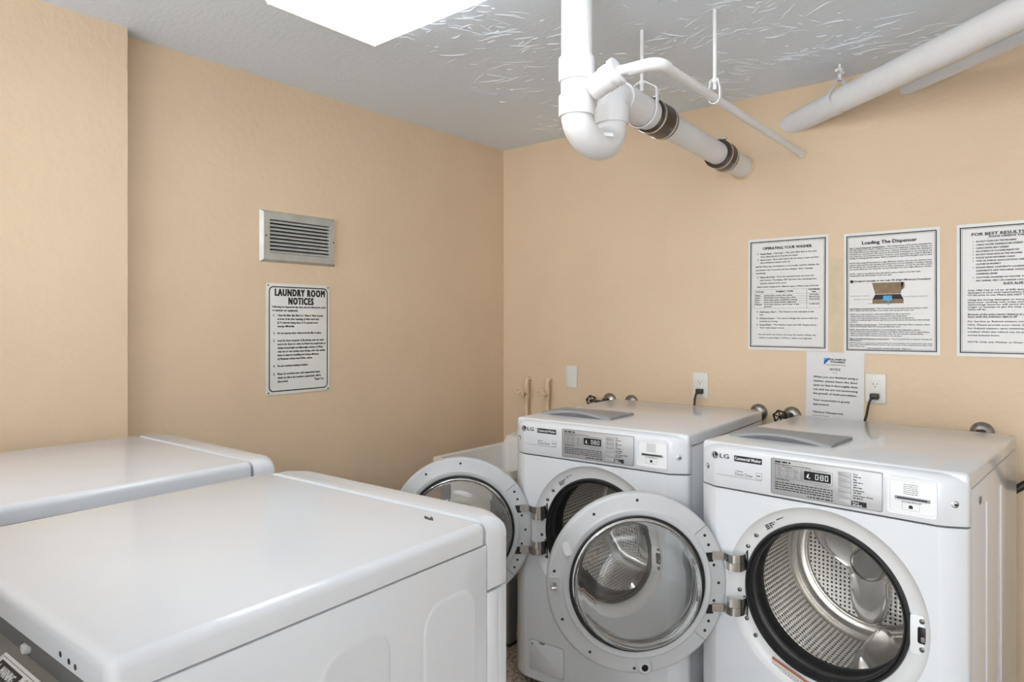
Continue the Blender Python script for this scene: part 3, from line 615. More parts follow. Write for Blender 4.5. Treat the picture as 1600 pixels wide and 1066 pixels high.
# ------------------------------------------------------------------ dryers, seen from behind (local frame as the washers; turned so the front faces the washers)
def dryer(loc, yaw, label, near):
    t = thing('clothes_dryer', label, 'dryer', loc, math.radians(180 + yaw), 'white dryers with their backs to the room')
    D = 0.668; e = 0.012
    c = B()
    for s in (-1, 1):
        c.box(min(s * WW, s * (WW - e)), max(s * WW, s * (WW - e)), 0.033, D - 0.004, 0.03, 0.9435, 0.003)
        for k, yy in enumerate((0.062, 0.266, 0.470)):          # pressed round-cornered fields on the side sheet
            P = rrect(yy, yy + 0.135, 0.16, 0.885, 0.045, 8); Q = rrect(yy + 0.005, yy + 0.130, 0.165, 0.880, 0.041, 8); Q2 = rrect(yy + 0.009, yy + 0.126, 0.169, 0.876, 0.038, 8)
            c.loft([[(s * (WW - 0.0004), a, z) for a, z in P], [(s * (WW + 0.0012), a, z) for a, z in Q], [(s * (WW + 0.0012), a, z) for a, z in Q2]], False, True)
    c.box(-WW + e, WW - e, 0.04, D - e, 0.03, 0.04)
    c.build('cabinet', M_WHITE, t, ang=25)
    # front panel with a closed round door, console above it
    f = B(); f.loft([plan_loop(0.034, 0.01, 0.031), plan_loop(0.036, 0.0, 0.031), plan_loop(0.854, 0.0, 0.031), plan_loop(0.856, 0.004, 0.031)])
    f2 = [(-WW, 0.031)] ; f.build('front_panel', M_WHITE, t)
    for s in (-1, 1): B().box(min(s * WW, s * (WW - e)), max(s * WW, s * (WW - e)), 0.0, 0.031, 0.034, 0.855, 0.002).build('front_return', M_WHITE, t)
    def cloop(z, i):
        P = plan_loop(z, i); return [(P[0][0], 0.031, z)] + P + [(P[-1][0], 0.031, z)]
    g = B(); g.loft([cloop(0.8585, 0.004), cloop(0.8605, 0), cloop(0.955, 0), cloop(0.967, 0.003), cloop(0.976, 0.009), cloop(0.982, 0.018), cloop(0.985, 0.030)])
    g.build('console', M_WHITE, t)
    dd = B().lathe([(0.0, YF - 0.045), (0.16, YF - 0.04), (0.24, YF - 0.025), (0.262, YF - 0.008), (0.262, YF + 0.001)], 0, 0, DCZ - 0.1, 64).build('door', M_WHITE2, t)
    # lid sheet with soft edges
    l = B(); l.box(-WW, WW, 0.0335, D, 0.9465, 0.9845, 0.015, 5, only=lambda e: not (e.verts[0].co.z < 0.96 and e.verts[1].co.z < 0.96)); l.build('lid', M_WHITE, t); B().box(-WW + 0.009, WW - 0.009, 0.036, D - 0.012, 0.9430, 0.9470).build('lid_gap_shade', M_BLACK, t, smooth=False)  # black filler under the lid darkens its seam like shade
    # bare steel back
    b = B(); b.box(-WW + e, WW - e, D - 0.028, D - 0.018, 0.03, 0.9435); b.build('back_panel', M_GALV, t)
    rl = B(); rl.box(-WW + 0.004, WW - 0.004, D - 0.016, D - 0.007, 0.926, 0.9455, 0.002, 1); rl.build('back_rail', M_GALV, t)
    if near:
        hs = B(); hs.loft([[(x, D - 0.018, 0.60), (x, D + 0.125, 0.60), (x, D + 0.125, 0.8169), (x, D - 0.018, 0.8995)] for x in (-0.30, 0.20)]); hs.build('rear_housing', M_GALV, t, smooth=False)
        w = B().box(-0.10, 0.10, -0.0006, 0.0006, -0.060, 0.060, 0.0002, 1).build('warning_label', M_PAPER, t, loc=(-0.105, 0.7126, 0.8645), rot=(math.radians(-60), 0, PI), smooth=False)
        p = Print(); y = -0.0012
        p.rect(-0.088, -0.012, 0.034, 0.052, y); p.build('warning_band', M_INK, w)
        p = Print(); p.text('WARNING', -0.068, -0.022, 0.038, 0.010, y - 0.0004, bold=0.0004); p.poly([(-0.084, 0.037), (-0.074, 0.037), (-0.079, 0.049)], y - 0.0004); p.build('warning_lettering', M_WINK, w)
        p = Print(); p.outline(-0.096, 0.096, -0.056, 0.056, 0.0008, y)
        for k in range(6): p.words(-0.086, -0.016, 0.024 - 0.012 * k, 0.005, y)
        p.outline(0.0, 0.090, -0.050, 0.052, 0.0008, y); p.words(0.014, 0.060, 0.038, 0.007, y); p.outline(0.02, 0.07, -0.02, 0.028, 0.0016, y); p.rect(0.042, 0.048, -0.02, 0.028, y)
        p.build('warning_text', M_INKGREY, w)
        k = B(); k.lathe([(0.0, 0.008), (0.006, 0.008), (0.008, 0.003), (0.008, 0.0)], seg=18); k.build('clip', M_BEZEL, t, loc=(-0.055, D - 0.018, 0.912))
        ho = B().lathe([(0.0, 0.0006), (0.0036, 0.0006), (0.0036, -0.001)], seg=14).build('screw_hole', M_BLACK, t, loc=(-0.215, D - 0.0003, 0.957))
        for xx, zz in ((-0.240, 0.956), (-0.258, 0.955), (0.10, 0.956), (0.30, 0.956)): same(ho, 'screw_hole', t, (xx, D - 0.0003, zz))
        # scuffs and the faint ring left on the lid
        s = Print(); random.seed(3)
        sc = B()
        for k in range(12):
            cx, cy = -0.240 + random.uniform(-0.012, 0.012), 0.078 + random.uniform(-0.004, 0.004); L = random.uniform(0.007, 0.014); a = math.radians(-35); w = 0.0022
            sc.ngon([(cx - L * math.cos(a), cy - L * math.sin(a), 0.9849 + k * 1e-5), (cx, cy - w, 0.9849 + k * 1e-5), (cx + L * math.cos(a), cy + L * math.sin(a), 0.9849 + k * 1e-5), (cx, cy + w, 0.9849 + k * 1e-5)])
        sc.build('scuff_mark', M_SCUFF, t, smooth=False)
    for sx in (-0.28, 0.28):
        for sy in (0.08, 0.62): B().lathe([(0.0, 0.0), (0.022, 0.0), (0.022, 0.012), (0.012, 0.016), (0.012, 0.035), (0, 0.035)], sx, sy, 0, 20, 'z').build('foot', M_BLACK, t)
    return t
dryer((1.288, -1.952, 0), 2.5, 'large white dryer in the foreground with a dark scuff on its lid', True)
dryer((0.466, -1.937, 0), 1.7, 'white dryer against the left wall, behind the nearest one', False)

# ------------------------------------------------------------------ laundry tub in the corner
def laundry_tub():
    t = thing('laundry_tub', 'cream plastic laundry tub on grey legs, between the washer and the left wall', 'laundry tub', (0.0, 0.0, 0.0))
    x0, x1, y0, y1, zt = 0.205, 0.675, -0.757, -0.06, 0.735
    b = B()
    def L(dx, z, ya=None, yb=None): return [(x, y, z) for x, y in rrect(x0 + dx, x1 - dx, (ya if ya is not None else y0) + dx, (yb if yb is not None else y1) - dx, 0.03, 4)]
    b.loft([L(0.035, 0.40), L(0.018, 0.69), L(0.012, 0.695), L(0.0, 0.697), L(0.0, 0.733), L(0.002, zt), L(0.022, zt, None, -0.235), L(0.026, zt - 0.004, None, -0.235), L(0.045, 0.44, None, -0.245), L(0.065, 0.425, None, -0.26)])
    b.build('basin', M_TUB, t)
    k = B(); k.prism([(-0.245, zt - 0.002), (-0.222, 0.765), (-0.13, 0.778), (-0.062, 0.778), (-0.062, zt - 0.002)], x0 + 0.004, x1 - 0.004)
    bmesh.ops.rotate(k.bm, cent=(0, 0, 0), matrix=Matrix.Rotation(math.radians(90), 3, 'Z'), verts=k.bm.verts)
    for v in k.bm.verts: v.co.x = -v.co.x                       # the profile runs along y, extruded in x
    for v in k.bm.verts: v.co = Vector((v.co.x, v.co.y, v.co.z))
    k.build('faucet_deck', M_TUB, t)
    fa = B().lathe([(0.022, 0.0), (0.022, 0.018), (0.012, 0.022), (0.012, 0.07), (0, 0.072)], 0.44, -0.13, 0.778, 20, 'z'); fa.build('faucet_base', M_CHROME, t)
    B().tube([(0.44, -0.13, 0.84), (0.44, -0.16, 0.862), (0.44, -0.24, 0.865), (0.44, -0.27, 0.855), (0.44, -0.275, 0.835)], 0.010, 12).build('spout', M_CHROME, t)
    for xx in (0.37, 0.51): B().lathe([(0.018, 0), (0.014, 0.012), (0.010, 0.02), (0.020, 0.028), (0.020, 0.044), (0, 0.048)], xx, -0.13, 0.778, 16, 'z').build('tap_handle', M_CHROME, t)
    for xx, yy, sx, sy in ((x0 + 0.02, y0 + 0.02, 1, 1), (x1 - 0.02, y0 + 0.02, -1, 1), (x0 + 0.02, y1 - 0.02, 1, -1), (x1 - 0.02, y1 - 0.02, -1, -1)):
        lg = B(); rows = []
        for z, w in ((0.0, 0.045), (0.018, 0.047), (0.70, 0.085)):
            rows.append([(xx, yy, z), (xx + sx * w, yy, z), (xx + sx * w, yy + sy * 0.006, z), (xx + sx * 0.006, yy + sy * 0.006, z), (xx + sx * 0.006, yy + sy * w, z), (xx, yy + sy * w, z)])
        lg.loft(rows); lo = lg.build('leg', M_LEG, t, smooth=False)
        B().box(xx - 0.004, xx + 0.0, yy - 0.0, yy + 0.001, 0.0, 0.001).bm.free()
        ft = B(); ft.box(min(xx - sx * 0.004, xx + sx * 0.05), max(xx - sx * 0.004, xx + sx * 0.05), min(yy - sy * 0.004, yy + sy * 0.05), max(yy - sy * 0.004, yy + sy * 0.05), 0.0, 0.012, 0.003, 1); ft.build('foot', M_BLACK, lo)
    return t
laundry_tub()

# ------------------------------------------------------------------ drain pipe with its trap, hung below the ceiling
PX = 1.357
def rod_hanger(t, x, y, ztop, zpipe, r, m=M_PVC):
    B().tube([(x, y, zpipe + r + 0.012), (x, y, ztop)], 0.0062, 10).build('hanger_rod', m, t)
    B().lathe([(0.0, 0.0), (0.010, 0.0), (0.010, 0.014), (0, 0.014)], x, y, zpipe + r + 0.034, 6, 'z').build('hanger_nut', m, t)
    w = r + 0.004; top = zpipe + r + 0.042
    path = [(x - 0.012, y, top), (x + 0.012, y, top)] + arc((x + 0.012, y, top), (x + w, y, top - 0.028), (x + w, y, zpipe), 0.012, 4)
    path += [(x + w * math.cos(a), y, zpipe + w * math.sin(a)) for a in [-PI * k / 14 for k in range(15)]]
    path += list(reversed([(2 * x - p[0], p[1], p[2]) for p in arc((x + 0.012, y, top), (x + w, y, top - 0.028), (x + w, y, zpipe), 0.012, 4)])) + [(x - 0.012, y, top)]
    h = B(); h.tube(path, 0.0036, 6)
    # widen the round bar to a flat strap along the pipe
    for v in h.bm.verts: v.co.y = y + (v.co.y - y) * 2.4
    h.build('clevis_strap', m, t)
def drain():
    t = thing('drain_pipe', 'white drain pipe with a P-trap, brown rubber couplings and a thin branch', 'pipe', (0, 0, 0))
    r, R = 0.0445, 0.052; y1, y2 = -1.275, -1.083; zb = 1.944; rad = (y2 - y1) / 2
    B().tube([(PX, y1, CEIL), (PX, y1, 2.09)], r, 32).build('vertical_pipe', M_PVC, t)
    B().lathe([(r, 0.112), (R, 0.108), (R, 0.045), (R * 0.99, 0.042), (r + 0.001, 0.042), (r + 0.001, 0.0), (r, 0.0)], PX, y1, 1.996, 32, 'z').build('tee_fitting', M_PVC, t)
    B().lathe([(r, 0.060), (R, 0.058), (R, 0.002), (R * 0.98, 0.0), (r, 0.0)], PX, y1, 1.938, 32, 'z').build('trap_hub', M_PVC, t)
    path = [(PX, y1, 1.97)] + [(PX, (y1 + y2) / 2 - rad * math.cos(PI * k / 24), zb - 0.064 * math.sin(PI * k / 24)) for k in range(25)] + [(PX, y2, 1.97)]
    B().tube(path, r + 0.001, 32).build('trap_bend', M_PVC, t)
    B().box(-0.005, 0.005, -0.020, 0.020, -0.003, 0.0002, 0.0004, 1).build('mould_mark', M_PVC, t, loc=(PX + r + 0.0015, y1 + 0.088, zb - 0.045), rot=(math.radians(40), math.radians(90), 0))
    B().lathe([(r, 0.052), (R, 0.050), (R, 0.002), (R * 0.98, 0.0), (r, 0.0)], PX, y2, 1.960, 32, 'z').build('trap_hub', M_PVC, t)
    za, ze = 2.053, 2.020
    pe = [(PX, y2, 2.0)] + [tuple(p) for p in arc((PX, y2, 2.0), (PX, y2, za), (PX, -0.9, za - 0.004), 0.046, 10)] + [(PX, y2 + 0.07, za - 0.0005)]
    B().tube(pe, r + 0.002, 32).build('elbow', M_PVC, t)
    def Z(y): return za + (ze - za) * (y - (y2 + 0.05)) / (0 - (y2 + 0.05))
    B().tube([(PX, y2 + 0.05, Z(y2 + 0.05)), (PX, y2 + 0.056, Z(y2 + 0.056)), (PX, y2 + 0.262, Z(y2 + 0.262))], [R, R, R * 0.985], 32).build('arm_sleeve', M_PVC, t)
    B().tube([(PX, y2 + 0.2, Z(y2 + 0.2)), (PX, 0.02, Z(0.02))], r, 32).build('arm_pipe', M_PVC, t)
    for ya, L in ((-0.850, 0.118), (-0.275, 0.092)):
        R2 = R + 0.006
        cp = B().tube([(PX, ya, Z(ya)), (PX, ya + 0.004, Z(ya)), (PX, ya + L - 0.004, Z(ya + L)), (PX, ya + L, Z(ya + L))], [R2 - 0.004, R2, R2, R2 - 0.004], 32).build('rubber_coupling', M_COUP, t)
        for yy in (ya + 0.014, ya + L - 0.024): B().tube([(PX, yy, Z(yy)), (PX, yy + 0.010, Z(yy + 0.01))], R2 + 0.0016, 32).build('clamp_band', M_CHROME, cp)
        B().box(PX + 0.012, PX + 0.032, ya + 0.012, ya + 0.026, Z(ya) + R2 - 0.004, Z(ya) + R2 + 0.008, 0.002, 1).build('clamp_screw', M_CHROME, cp)
    B().lathe([(0.045, -0.010), (0.050, -0.006), (0.054, 0.001)], PX, 0, ze, 24).build('wall_patch', M_WALL, t)
    rod_hanger(t, PX, -0.892, CEIL, Z(-0.892), R)
    return t
drain_thing = drain()
def branch(t):
    X2 = 1.603; z = 2.041; r = 0.0135
    a = Vector((PX + 0.050, -1.272, 2.006)); b = Vector((PX + 0.140, -1.268, z + 0.003)); f = lambda k: tuple(a + (b - a) * k)
    B().tube([f(0.0), f(.45), f(.46), f(.68), f(.69), f(.78), f(.79), f(.95), f(.96)], [0.034, 0.034, 0.037, 0.037, 0.033, 0.033, 0.040, 0.040, 0.015], 28).build('reducer_collar', M_PVC, t)
    c = [(PX + 0.125, -1.2688, z)] + [tuple(p) for p in arc((PX + 0.10, -1.270, z), (X2, -1.250, z), (X2, 0.02, z - 0.002), 0.035, 8)] + [(X2, 0.01, z - 0.002)]
    B().tube(c, r, 18).build('branch_pipe', M_PVC, t)['label'] = 'thin white branch pipe'
    e = [(X2 - 0.085, -1.2555, z)] + [tuple(p) for p in arc((PX + 0.10, -1.270, z), (X2, -1.250, z), (X2, 0.02, z - 0.002), 0.035, 8)] + [(X2, -1.20, z)]
    B().tube(e, r + 0.0035, 18).build('branch_elbow', M_PVC, t)
    B().tube([(X2, -0.035, z - 0.002), (X2, -0.005, z - 0.002)], [r + 0.001, r + 0.005], 18).build('wall_collar', M_PVC, t)
    rod_hanger(t, X2, -0.881, CEIL, z, r)
branch(drain_thing)
def slanted_pipe(p0, L, r, label, hang):
    dx, dy = 0.7744, -0.6327
    t = thing('ceiling_pipe', label, 'pipe', (0, 0, 0), 0, None)
    n = 8; B().tube([(p0[0] + dx * (L * k / n - 0.06), p0[1] + dy * (L * k / n - 0.06), p0[2] + 0.012 * k / n) for k in range(n + 1)], r, 32).build('pipe_run', M_PVC, t)
    if hang:
        d = 0.255; x, y, z = p0[0] + dx * d, p0[1] + dy * d, p0[2] + 0.003
        s = B(); w = r + 0.0045
        pts = [(w * math.cos(a), w * math.sin(a)) for a in [math.radians(35 - 250 * k / 24) for k in range(25)]]
        pts = [(0.006, CEIL - z - 0.052), (0.016, CEIL - z - 0.066)] + pts + [(-0.016, CEIL - z - 0.066), (-0.006, CEIL - z - 0.052)]
        loops = [[(x - dy * u + dx * q, y + dx * u * 1.0 + dy * q, z + v) for q in (-0.010, 0.010)] for u, v in pts]
        s.loft(loops, False, False, closed=False); so = s.build('strap', M_PVC, t)
        B().lathe([(0, 0), (0.007, 0), (0.007, 0.03), (0.012, 0.034), (0.012, 0.044), (0.005, 0.048), (0.005, 0.062), (0, 0.062)], x, y, CEIL - 0.062, 10, 'z').build('anchor_bolt', M_PVC, t)
        B().tube([(x - 0.004, y - 0.03, CEIL - 0.030), (x, y, CEIL - 0.034), (x + 0.01, y + 0.012, CEIL - 0.03)], 0.006, 8).build('anchor_clip', M_PVC, t)
slanted_pipe((1.588, 0.0, 2.176), 2.1, 0.0455, 'thick white pipe slanting overhead out of the back wall, with a strap hanger', True)
slanted_pipe((1.985, 0.0, 2.219), 1.55, 0.019, 'thinner white pipe just behind the thick slanting overhead pipe', False)

# ------------------------------------------------------------------ left wall: vent grille and enamel sign (local x runs along the wall, -y out of it)
def wall_vent():
    t = thing('vent_grille', 'aluminium air vent grille on the left wall above the sign', 'vent', (0.0, -1.306, 1.691), PI / 2)
    w, h, m = 0.175, 0.1025, 0.036
    B().box(-w + m, w - m, -0.0015, -0.0005, -h + m, h - m).build('duct_shadow', M_BLACK, t, smooth=False)
    for nm, pts in (('frame_rail', [(-w, h), (w, h), (w - m, h - m), (-w + m, h - m)]), ('frame_rail', [(-w, -h), (-w + m, -h + m), (w - m, -h + m), (w, -h)]),
                    ('frame_stile', [(-w, -h), (-w, h), (-w + m, h - m), (-w + m, -h + m)]), ('frame_stile', [(w, -h), (w - m, -h + m), (w - m, h - m), (w, h)])):
        b = B(); cx = sum(p[0] for p in pts) / 4; cz = sum(p[1] for p in pts) / 4
        def inn(p, k): return (p[0] + (cx - p[0]) * k, p[1] + (cz - p[1]) * k)
        vs0 = [(x, 0.0, z) for x, z in pts]
        mid = []
        for x, z in pts:
            outer = abs(abs(x) - w) < 1e-6 and abs(abs(z) - h) < 1e-6
            mid.append((x * (1 - (0.010 / w if outer else 0)), -0.016, z * (1 - (0.010 / h if outer else 0))))
        b.loft([vs0, mid]); b.build(nm, M_ALU, t, smooth=False)
    n = 9; z0, z1 = -h + m, h - m; pitch = (z1 - z0) / n; src = None
    for k in range(n):
        zc = z0 + pitch * (k + 0.42)
        if src is None:
            s = B(); s.loft([[(xx, -0.003, 0.0075), (xx, -0.0125, 0.0030), (xx, -0.0140, -0.0044), (xx, -0.0128, -0.0044), (xx, -0.0112, 0.0020), (xx, -0.002, 0.0062)] for xx in (-w + m, w - m)]); src = s.build('louvre_slat', M_ALU, t, loc=(0, 0, zc), smooth=False)
        else: same(src, 'louvre_slat', t, (0, 0, zc))
    sc = B().lathe([(0, -0.0025), (0.003, -0.002), (0.004, 0.0)], seg=12).build('screw', M_INK, t, loc=(-w + m * 0.55, -0.0155, 0)); same(sc, 'screw', t, (w - m * 0.45, -0.0155, 0))
wall_vent()
def laundry_sign():
    t = thing('wall_sign', 'white enamel sign reading LAUNDRY ROOM NOTICES below the vent', 'sign', (0.0, -1.305, 1.282), PI / 2)
    w, h = 0.1475, 0.2235
    B().prism(rrect(-w, w, -h, h, 0.010), -0.003, 0.0, 0.0008).build('sign_plate', M_SIGN, t)
    y = -0.0034; p = Print()
    p.ring(rrect(-w + 0.010, w - 0.010, -h + 0.012, h - 0.012, 0.020), rrect(-w + 0.0145, w - 0.0145, -h + 0.0165, h - 0.0165, 0.016), y); p.build('border_line', M_INK, t)
    p = Print(); T = lambda s, a, b, v, hh, bo=0.0: p.text(s, -w + 2 * w * a, -w + 2 * w * b, h - 2 * h * v, hh, y, bold=bo)
    
    for body, a, b_, v in (('LAUNDRY ROOM', .128, .912, .110), ('NOTICES', .335, .725, .186)):
        for ddx in (-0.0020, -0.0007, 0.0007, 0.0020):
            for ddz in (-0.0012, 0.0012): p.text(body, -w + 2 * w * a + ddx, -w + 2 * w * b_ + ddx, h - 2 * h * v + ddz, 0.0270, y - (ddx + 2 * ddz) * 0.01, space=1.22)
    
    q = 0.0076; bo = 0.0006
    T('Following are important tips that must be followed in order', .085, .935, .218, q, bo); T('to maintain our equipment:', .085, .475, .250, q, bo)
    L = [(.100, '1.', [(.165, .885, .295, 'Clean lint filter (lint filter is a “slide-in” filter located'), (.165, .820, .328, 'at front of the door opening; a) After each load,'), (.165, .800, .361, 'b) To shorten drying time, c) To operate more'), (.165, .425, .393, 'energy efficiently.')]),
         (.100, '2.', [(.165, .860, .455, 'Do not operate dryer without the lint filter in place.')]),
         (.100, '3.', [(.165, .895, .522, 'Load the dryer properly: a) By placing only one wash'), (.165, .930, .555, 'load in the dryer at a time; b) Avoid very small loads or'), (.165, .885, .588, 'mixing heavyweight and lightweight clothes; c) When'), (.165, .925, .621, 'only one or two articles need drying, add a few similar'), (.165, .820, .654, 'items to improve tumbling and drying efficiency.'), (.165, .710, .687, 'd) Maximum clothes load 20 lbs. cotton.')]),
         (.100, '4.', [(.165, .640, .750, 'Do not overload washing machines.')]),
         (.100, '5.', [(.165, .840, .822, 'Please do not leave your wash unattended; items,'), (.165, .850, .857, 'which are left in the machines unattended, will be'), (.165, .325, .890, 'discarded.')])]
    for a, num, rows in L:
        T(num, a, a + .025, rows[0][2], q, bo)
        for x0, x1, v, s in rows: T(s, x0, x1, v, q, bo)
    T('Thank You', .745, .895, .892, 0.0098, 0.0004)
    p.build('sign_lettering', M_INK, t)
    sc = B().lathe([(0, -0.0022), (0.0022, -0.0018), (0.0032, 0.0)], seg=12).build('screw', M_INK, t, loc=(-w + 0.008, -0.003, h - 0.009))
    for sx, sz in ((1, 1), (-1, -1), (1, -1)): same(sc, 'screw', t, (sx * (w - 0.008), -0.003, sz * (h - 0.009)))
laundry_sign()

# ------------------------------------------------------------------ back wall: printed sheets
SW, SH = 0.322, 0.470
def sheet(x, z, label, w=SW, h=SH, tilt=0.0, border=True, m=M_PAPER):
    t = thing('notice_sheet', label, 'notice', (x, 0.0, z), 0.0, 'notice sheets taped to the back wall'); t.rotation_euler = (0, tilt, 0)
    pg = B(); n = 10
    rows = [[(-w / 2 + w * i / n, -0.0016 - 0.0016 * math.sin(PI * i / n) * (0.4 + 0.6 * k / 6), h / 2 - h * k / 6) for i in range(n + 1)] for k in range(7)]
    pg.loft(rows, False, False, closed=False); pg.loft([[(-w / 2, -0.0002, -h / 2), (w / 2, -0.0002, -h / 2), (w / 2, -0.0002, h / 2), (-w / 2, -0.0002, h / 2)]], True, False)
    pg.build('page', m, t, norm=False)
    return t
YP = -0.0039
def fit(p, w, h):
    return lambda s, a, b, v, hh, bo=0.0, sl=0.0: p.text(s, -w / 2 + w * a, -w / 2 + w * b, h / 2 - h * v, hh, YP, bold=bo, slant=sl)
def under(p, w, h, a, b, v): p.rect(-w / 2 + w * a, -w / 2 + w * b, h / 2 - h * v - 0.0014, h / 2 - h * v - 0.0008, YP)
def borders(t, w=SW, h=SH):
    p = Print(); a, b = w / 2 - 0.0095, h / 2 - 0.0115
    p.outline(-a, a, -b, b, 0.0036, YP); p.outline(-a + 0.0065, a - 0.0065, -b + 0.0065, b - 0.0065, 0.0008, YP); p.build('border_line', M_INK, t)
def operating_sheet():
    t = sheet(1.5435, 1.468, 'laminated sheet titled OPERATING YOUR WASHER, leftmost of the three big ones', tilt=0.004); borders(t)
    p = Print(); T = fit(p, SW, SH); q = 0.0056; bo = 0.0002
    T('OPERATING YOUR WASHER', .195, .805, .100, 0.0105, 0.0006)
    for s, a, b, v in (('1.', .125, .145, .142), ('Ready Mode – Card type – The cycle LEDs flash at the same', .165, .865, .142), ('time, when the price of cycles are equal.', .165, .635, .168), ('2.', .125, .145, .196), ('Insert Card – Each wash cycle is $1.25. Insert a cash card that', .165, .890, .196), ('has a minimum balance of $1.25.', .165, .545, .222),
        ('NOTE: When the card balance is not enough, machine displays the', .100, .895, .258), ('card balance for 5 seconds and then displays “bAL” message', .100, .820, .288), ('repetitively.', .100, .235, .316), ('3.', .120, .140, .352), ('Select the Cycle – Press the desired button and press the', .160, .835, .352), ('start button. The display LED will show the remaining time', .160, .865, .380), ('and the selected cycle starts.', .160, .500, .408),
        ('Select cycles designed for different types of fabric and soil levels', .120, .890, .440),
        ('Whites', .095, .165, .518), ('Colors', .095, .160, .538), ('Perm.', .095, .155, .558), ('Press', .095, .150, .578), ('Delicates', .095, .185, .598), ('Cotton, linen, towels, shirts, sheets', .215, .570, .518), ('Mixed loads, work clothes, jeans, shirts', .215, .615, .538), ('Dress shirts, pants, wrinkle-free clothing', .215, .630, .558), ('Linens, knit, knead clothing, tablecloths', .215, .620, .578), ('Dress shirts, blouses, nylons, sheer or lacy', .215, .655, .598), ('garments', .215, .310, .618),
        ('Hot/Cold', .785, .885, .515), ('Warm/Cold', .775, .895, .535), ('Warm/Cold', .775, .895, .555), ('Cold/Cold', .780, .890, .597),
        ('4.', .115, .135, .665), ('Add Super Wash – This feature is not activated at this', .155, .835, .665), ('time.', .155, .210, .692), ('5.', .115, .135, .722), ('Change Course – You cannot change the course while the', .155, .880, .722), ('machine is running.', .155, .390, .750), ('6.', .115, .135, .780), ('Cycle Finish – The machine stops and LED display shows', .155, .865, .780), ('“End” with beeper sound.', .155, .470, .808),
        ('• Do not work any button and stop the washer (When the', .125, .860, .868), ('washer is operating) or (When a cycle is in progress)', .145, .805, .897)): T(s, a, b, v, q, bo)
    T('CYCLE', .105, .205, .486, 0.0068, 0.0004); T('FABRIC TYPE', .370, .580, .486, 0.0068, 0.0004); T('WASH/RINSE', .765, .900, .472, 0.0048, 0.0003); T('TEMP', .805, .860, .492, 0.0048, 0.0003)
    for a, b, v in ((.165, .300, .142), (.165, .300, .196), (.160, .345, .352), (.155, .340, .665), (.155, .330, .722), (.155, .300, .780)): under(p, SW, SH, a, b, v)
    p.build('printed_text', M_INK, t)
    p = Print(); p.outline(-SW / 2 + SW * .085, -SW / 2 + SW * .905, SH / 2 - SH * .628, SH / 2 - SH * .460, 0.0005, YP)
    for v in (.500, .522, .542, .562, .582): p.rect(-SW / 2 + SW * .085, -SW / 2 + SW * .905, SH / 2 - SH * v, SH / 2 - SH * v + 0.0004, YP)
    p.rect(-SW / 2 + SW * .745, -SW / 2 + SW * .748, SH / 2 - SH * .628, SH / 2 - SH * .460, YP); p.build('table_rule', M_INKGREY, t)
operating_sheet()
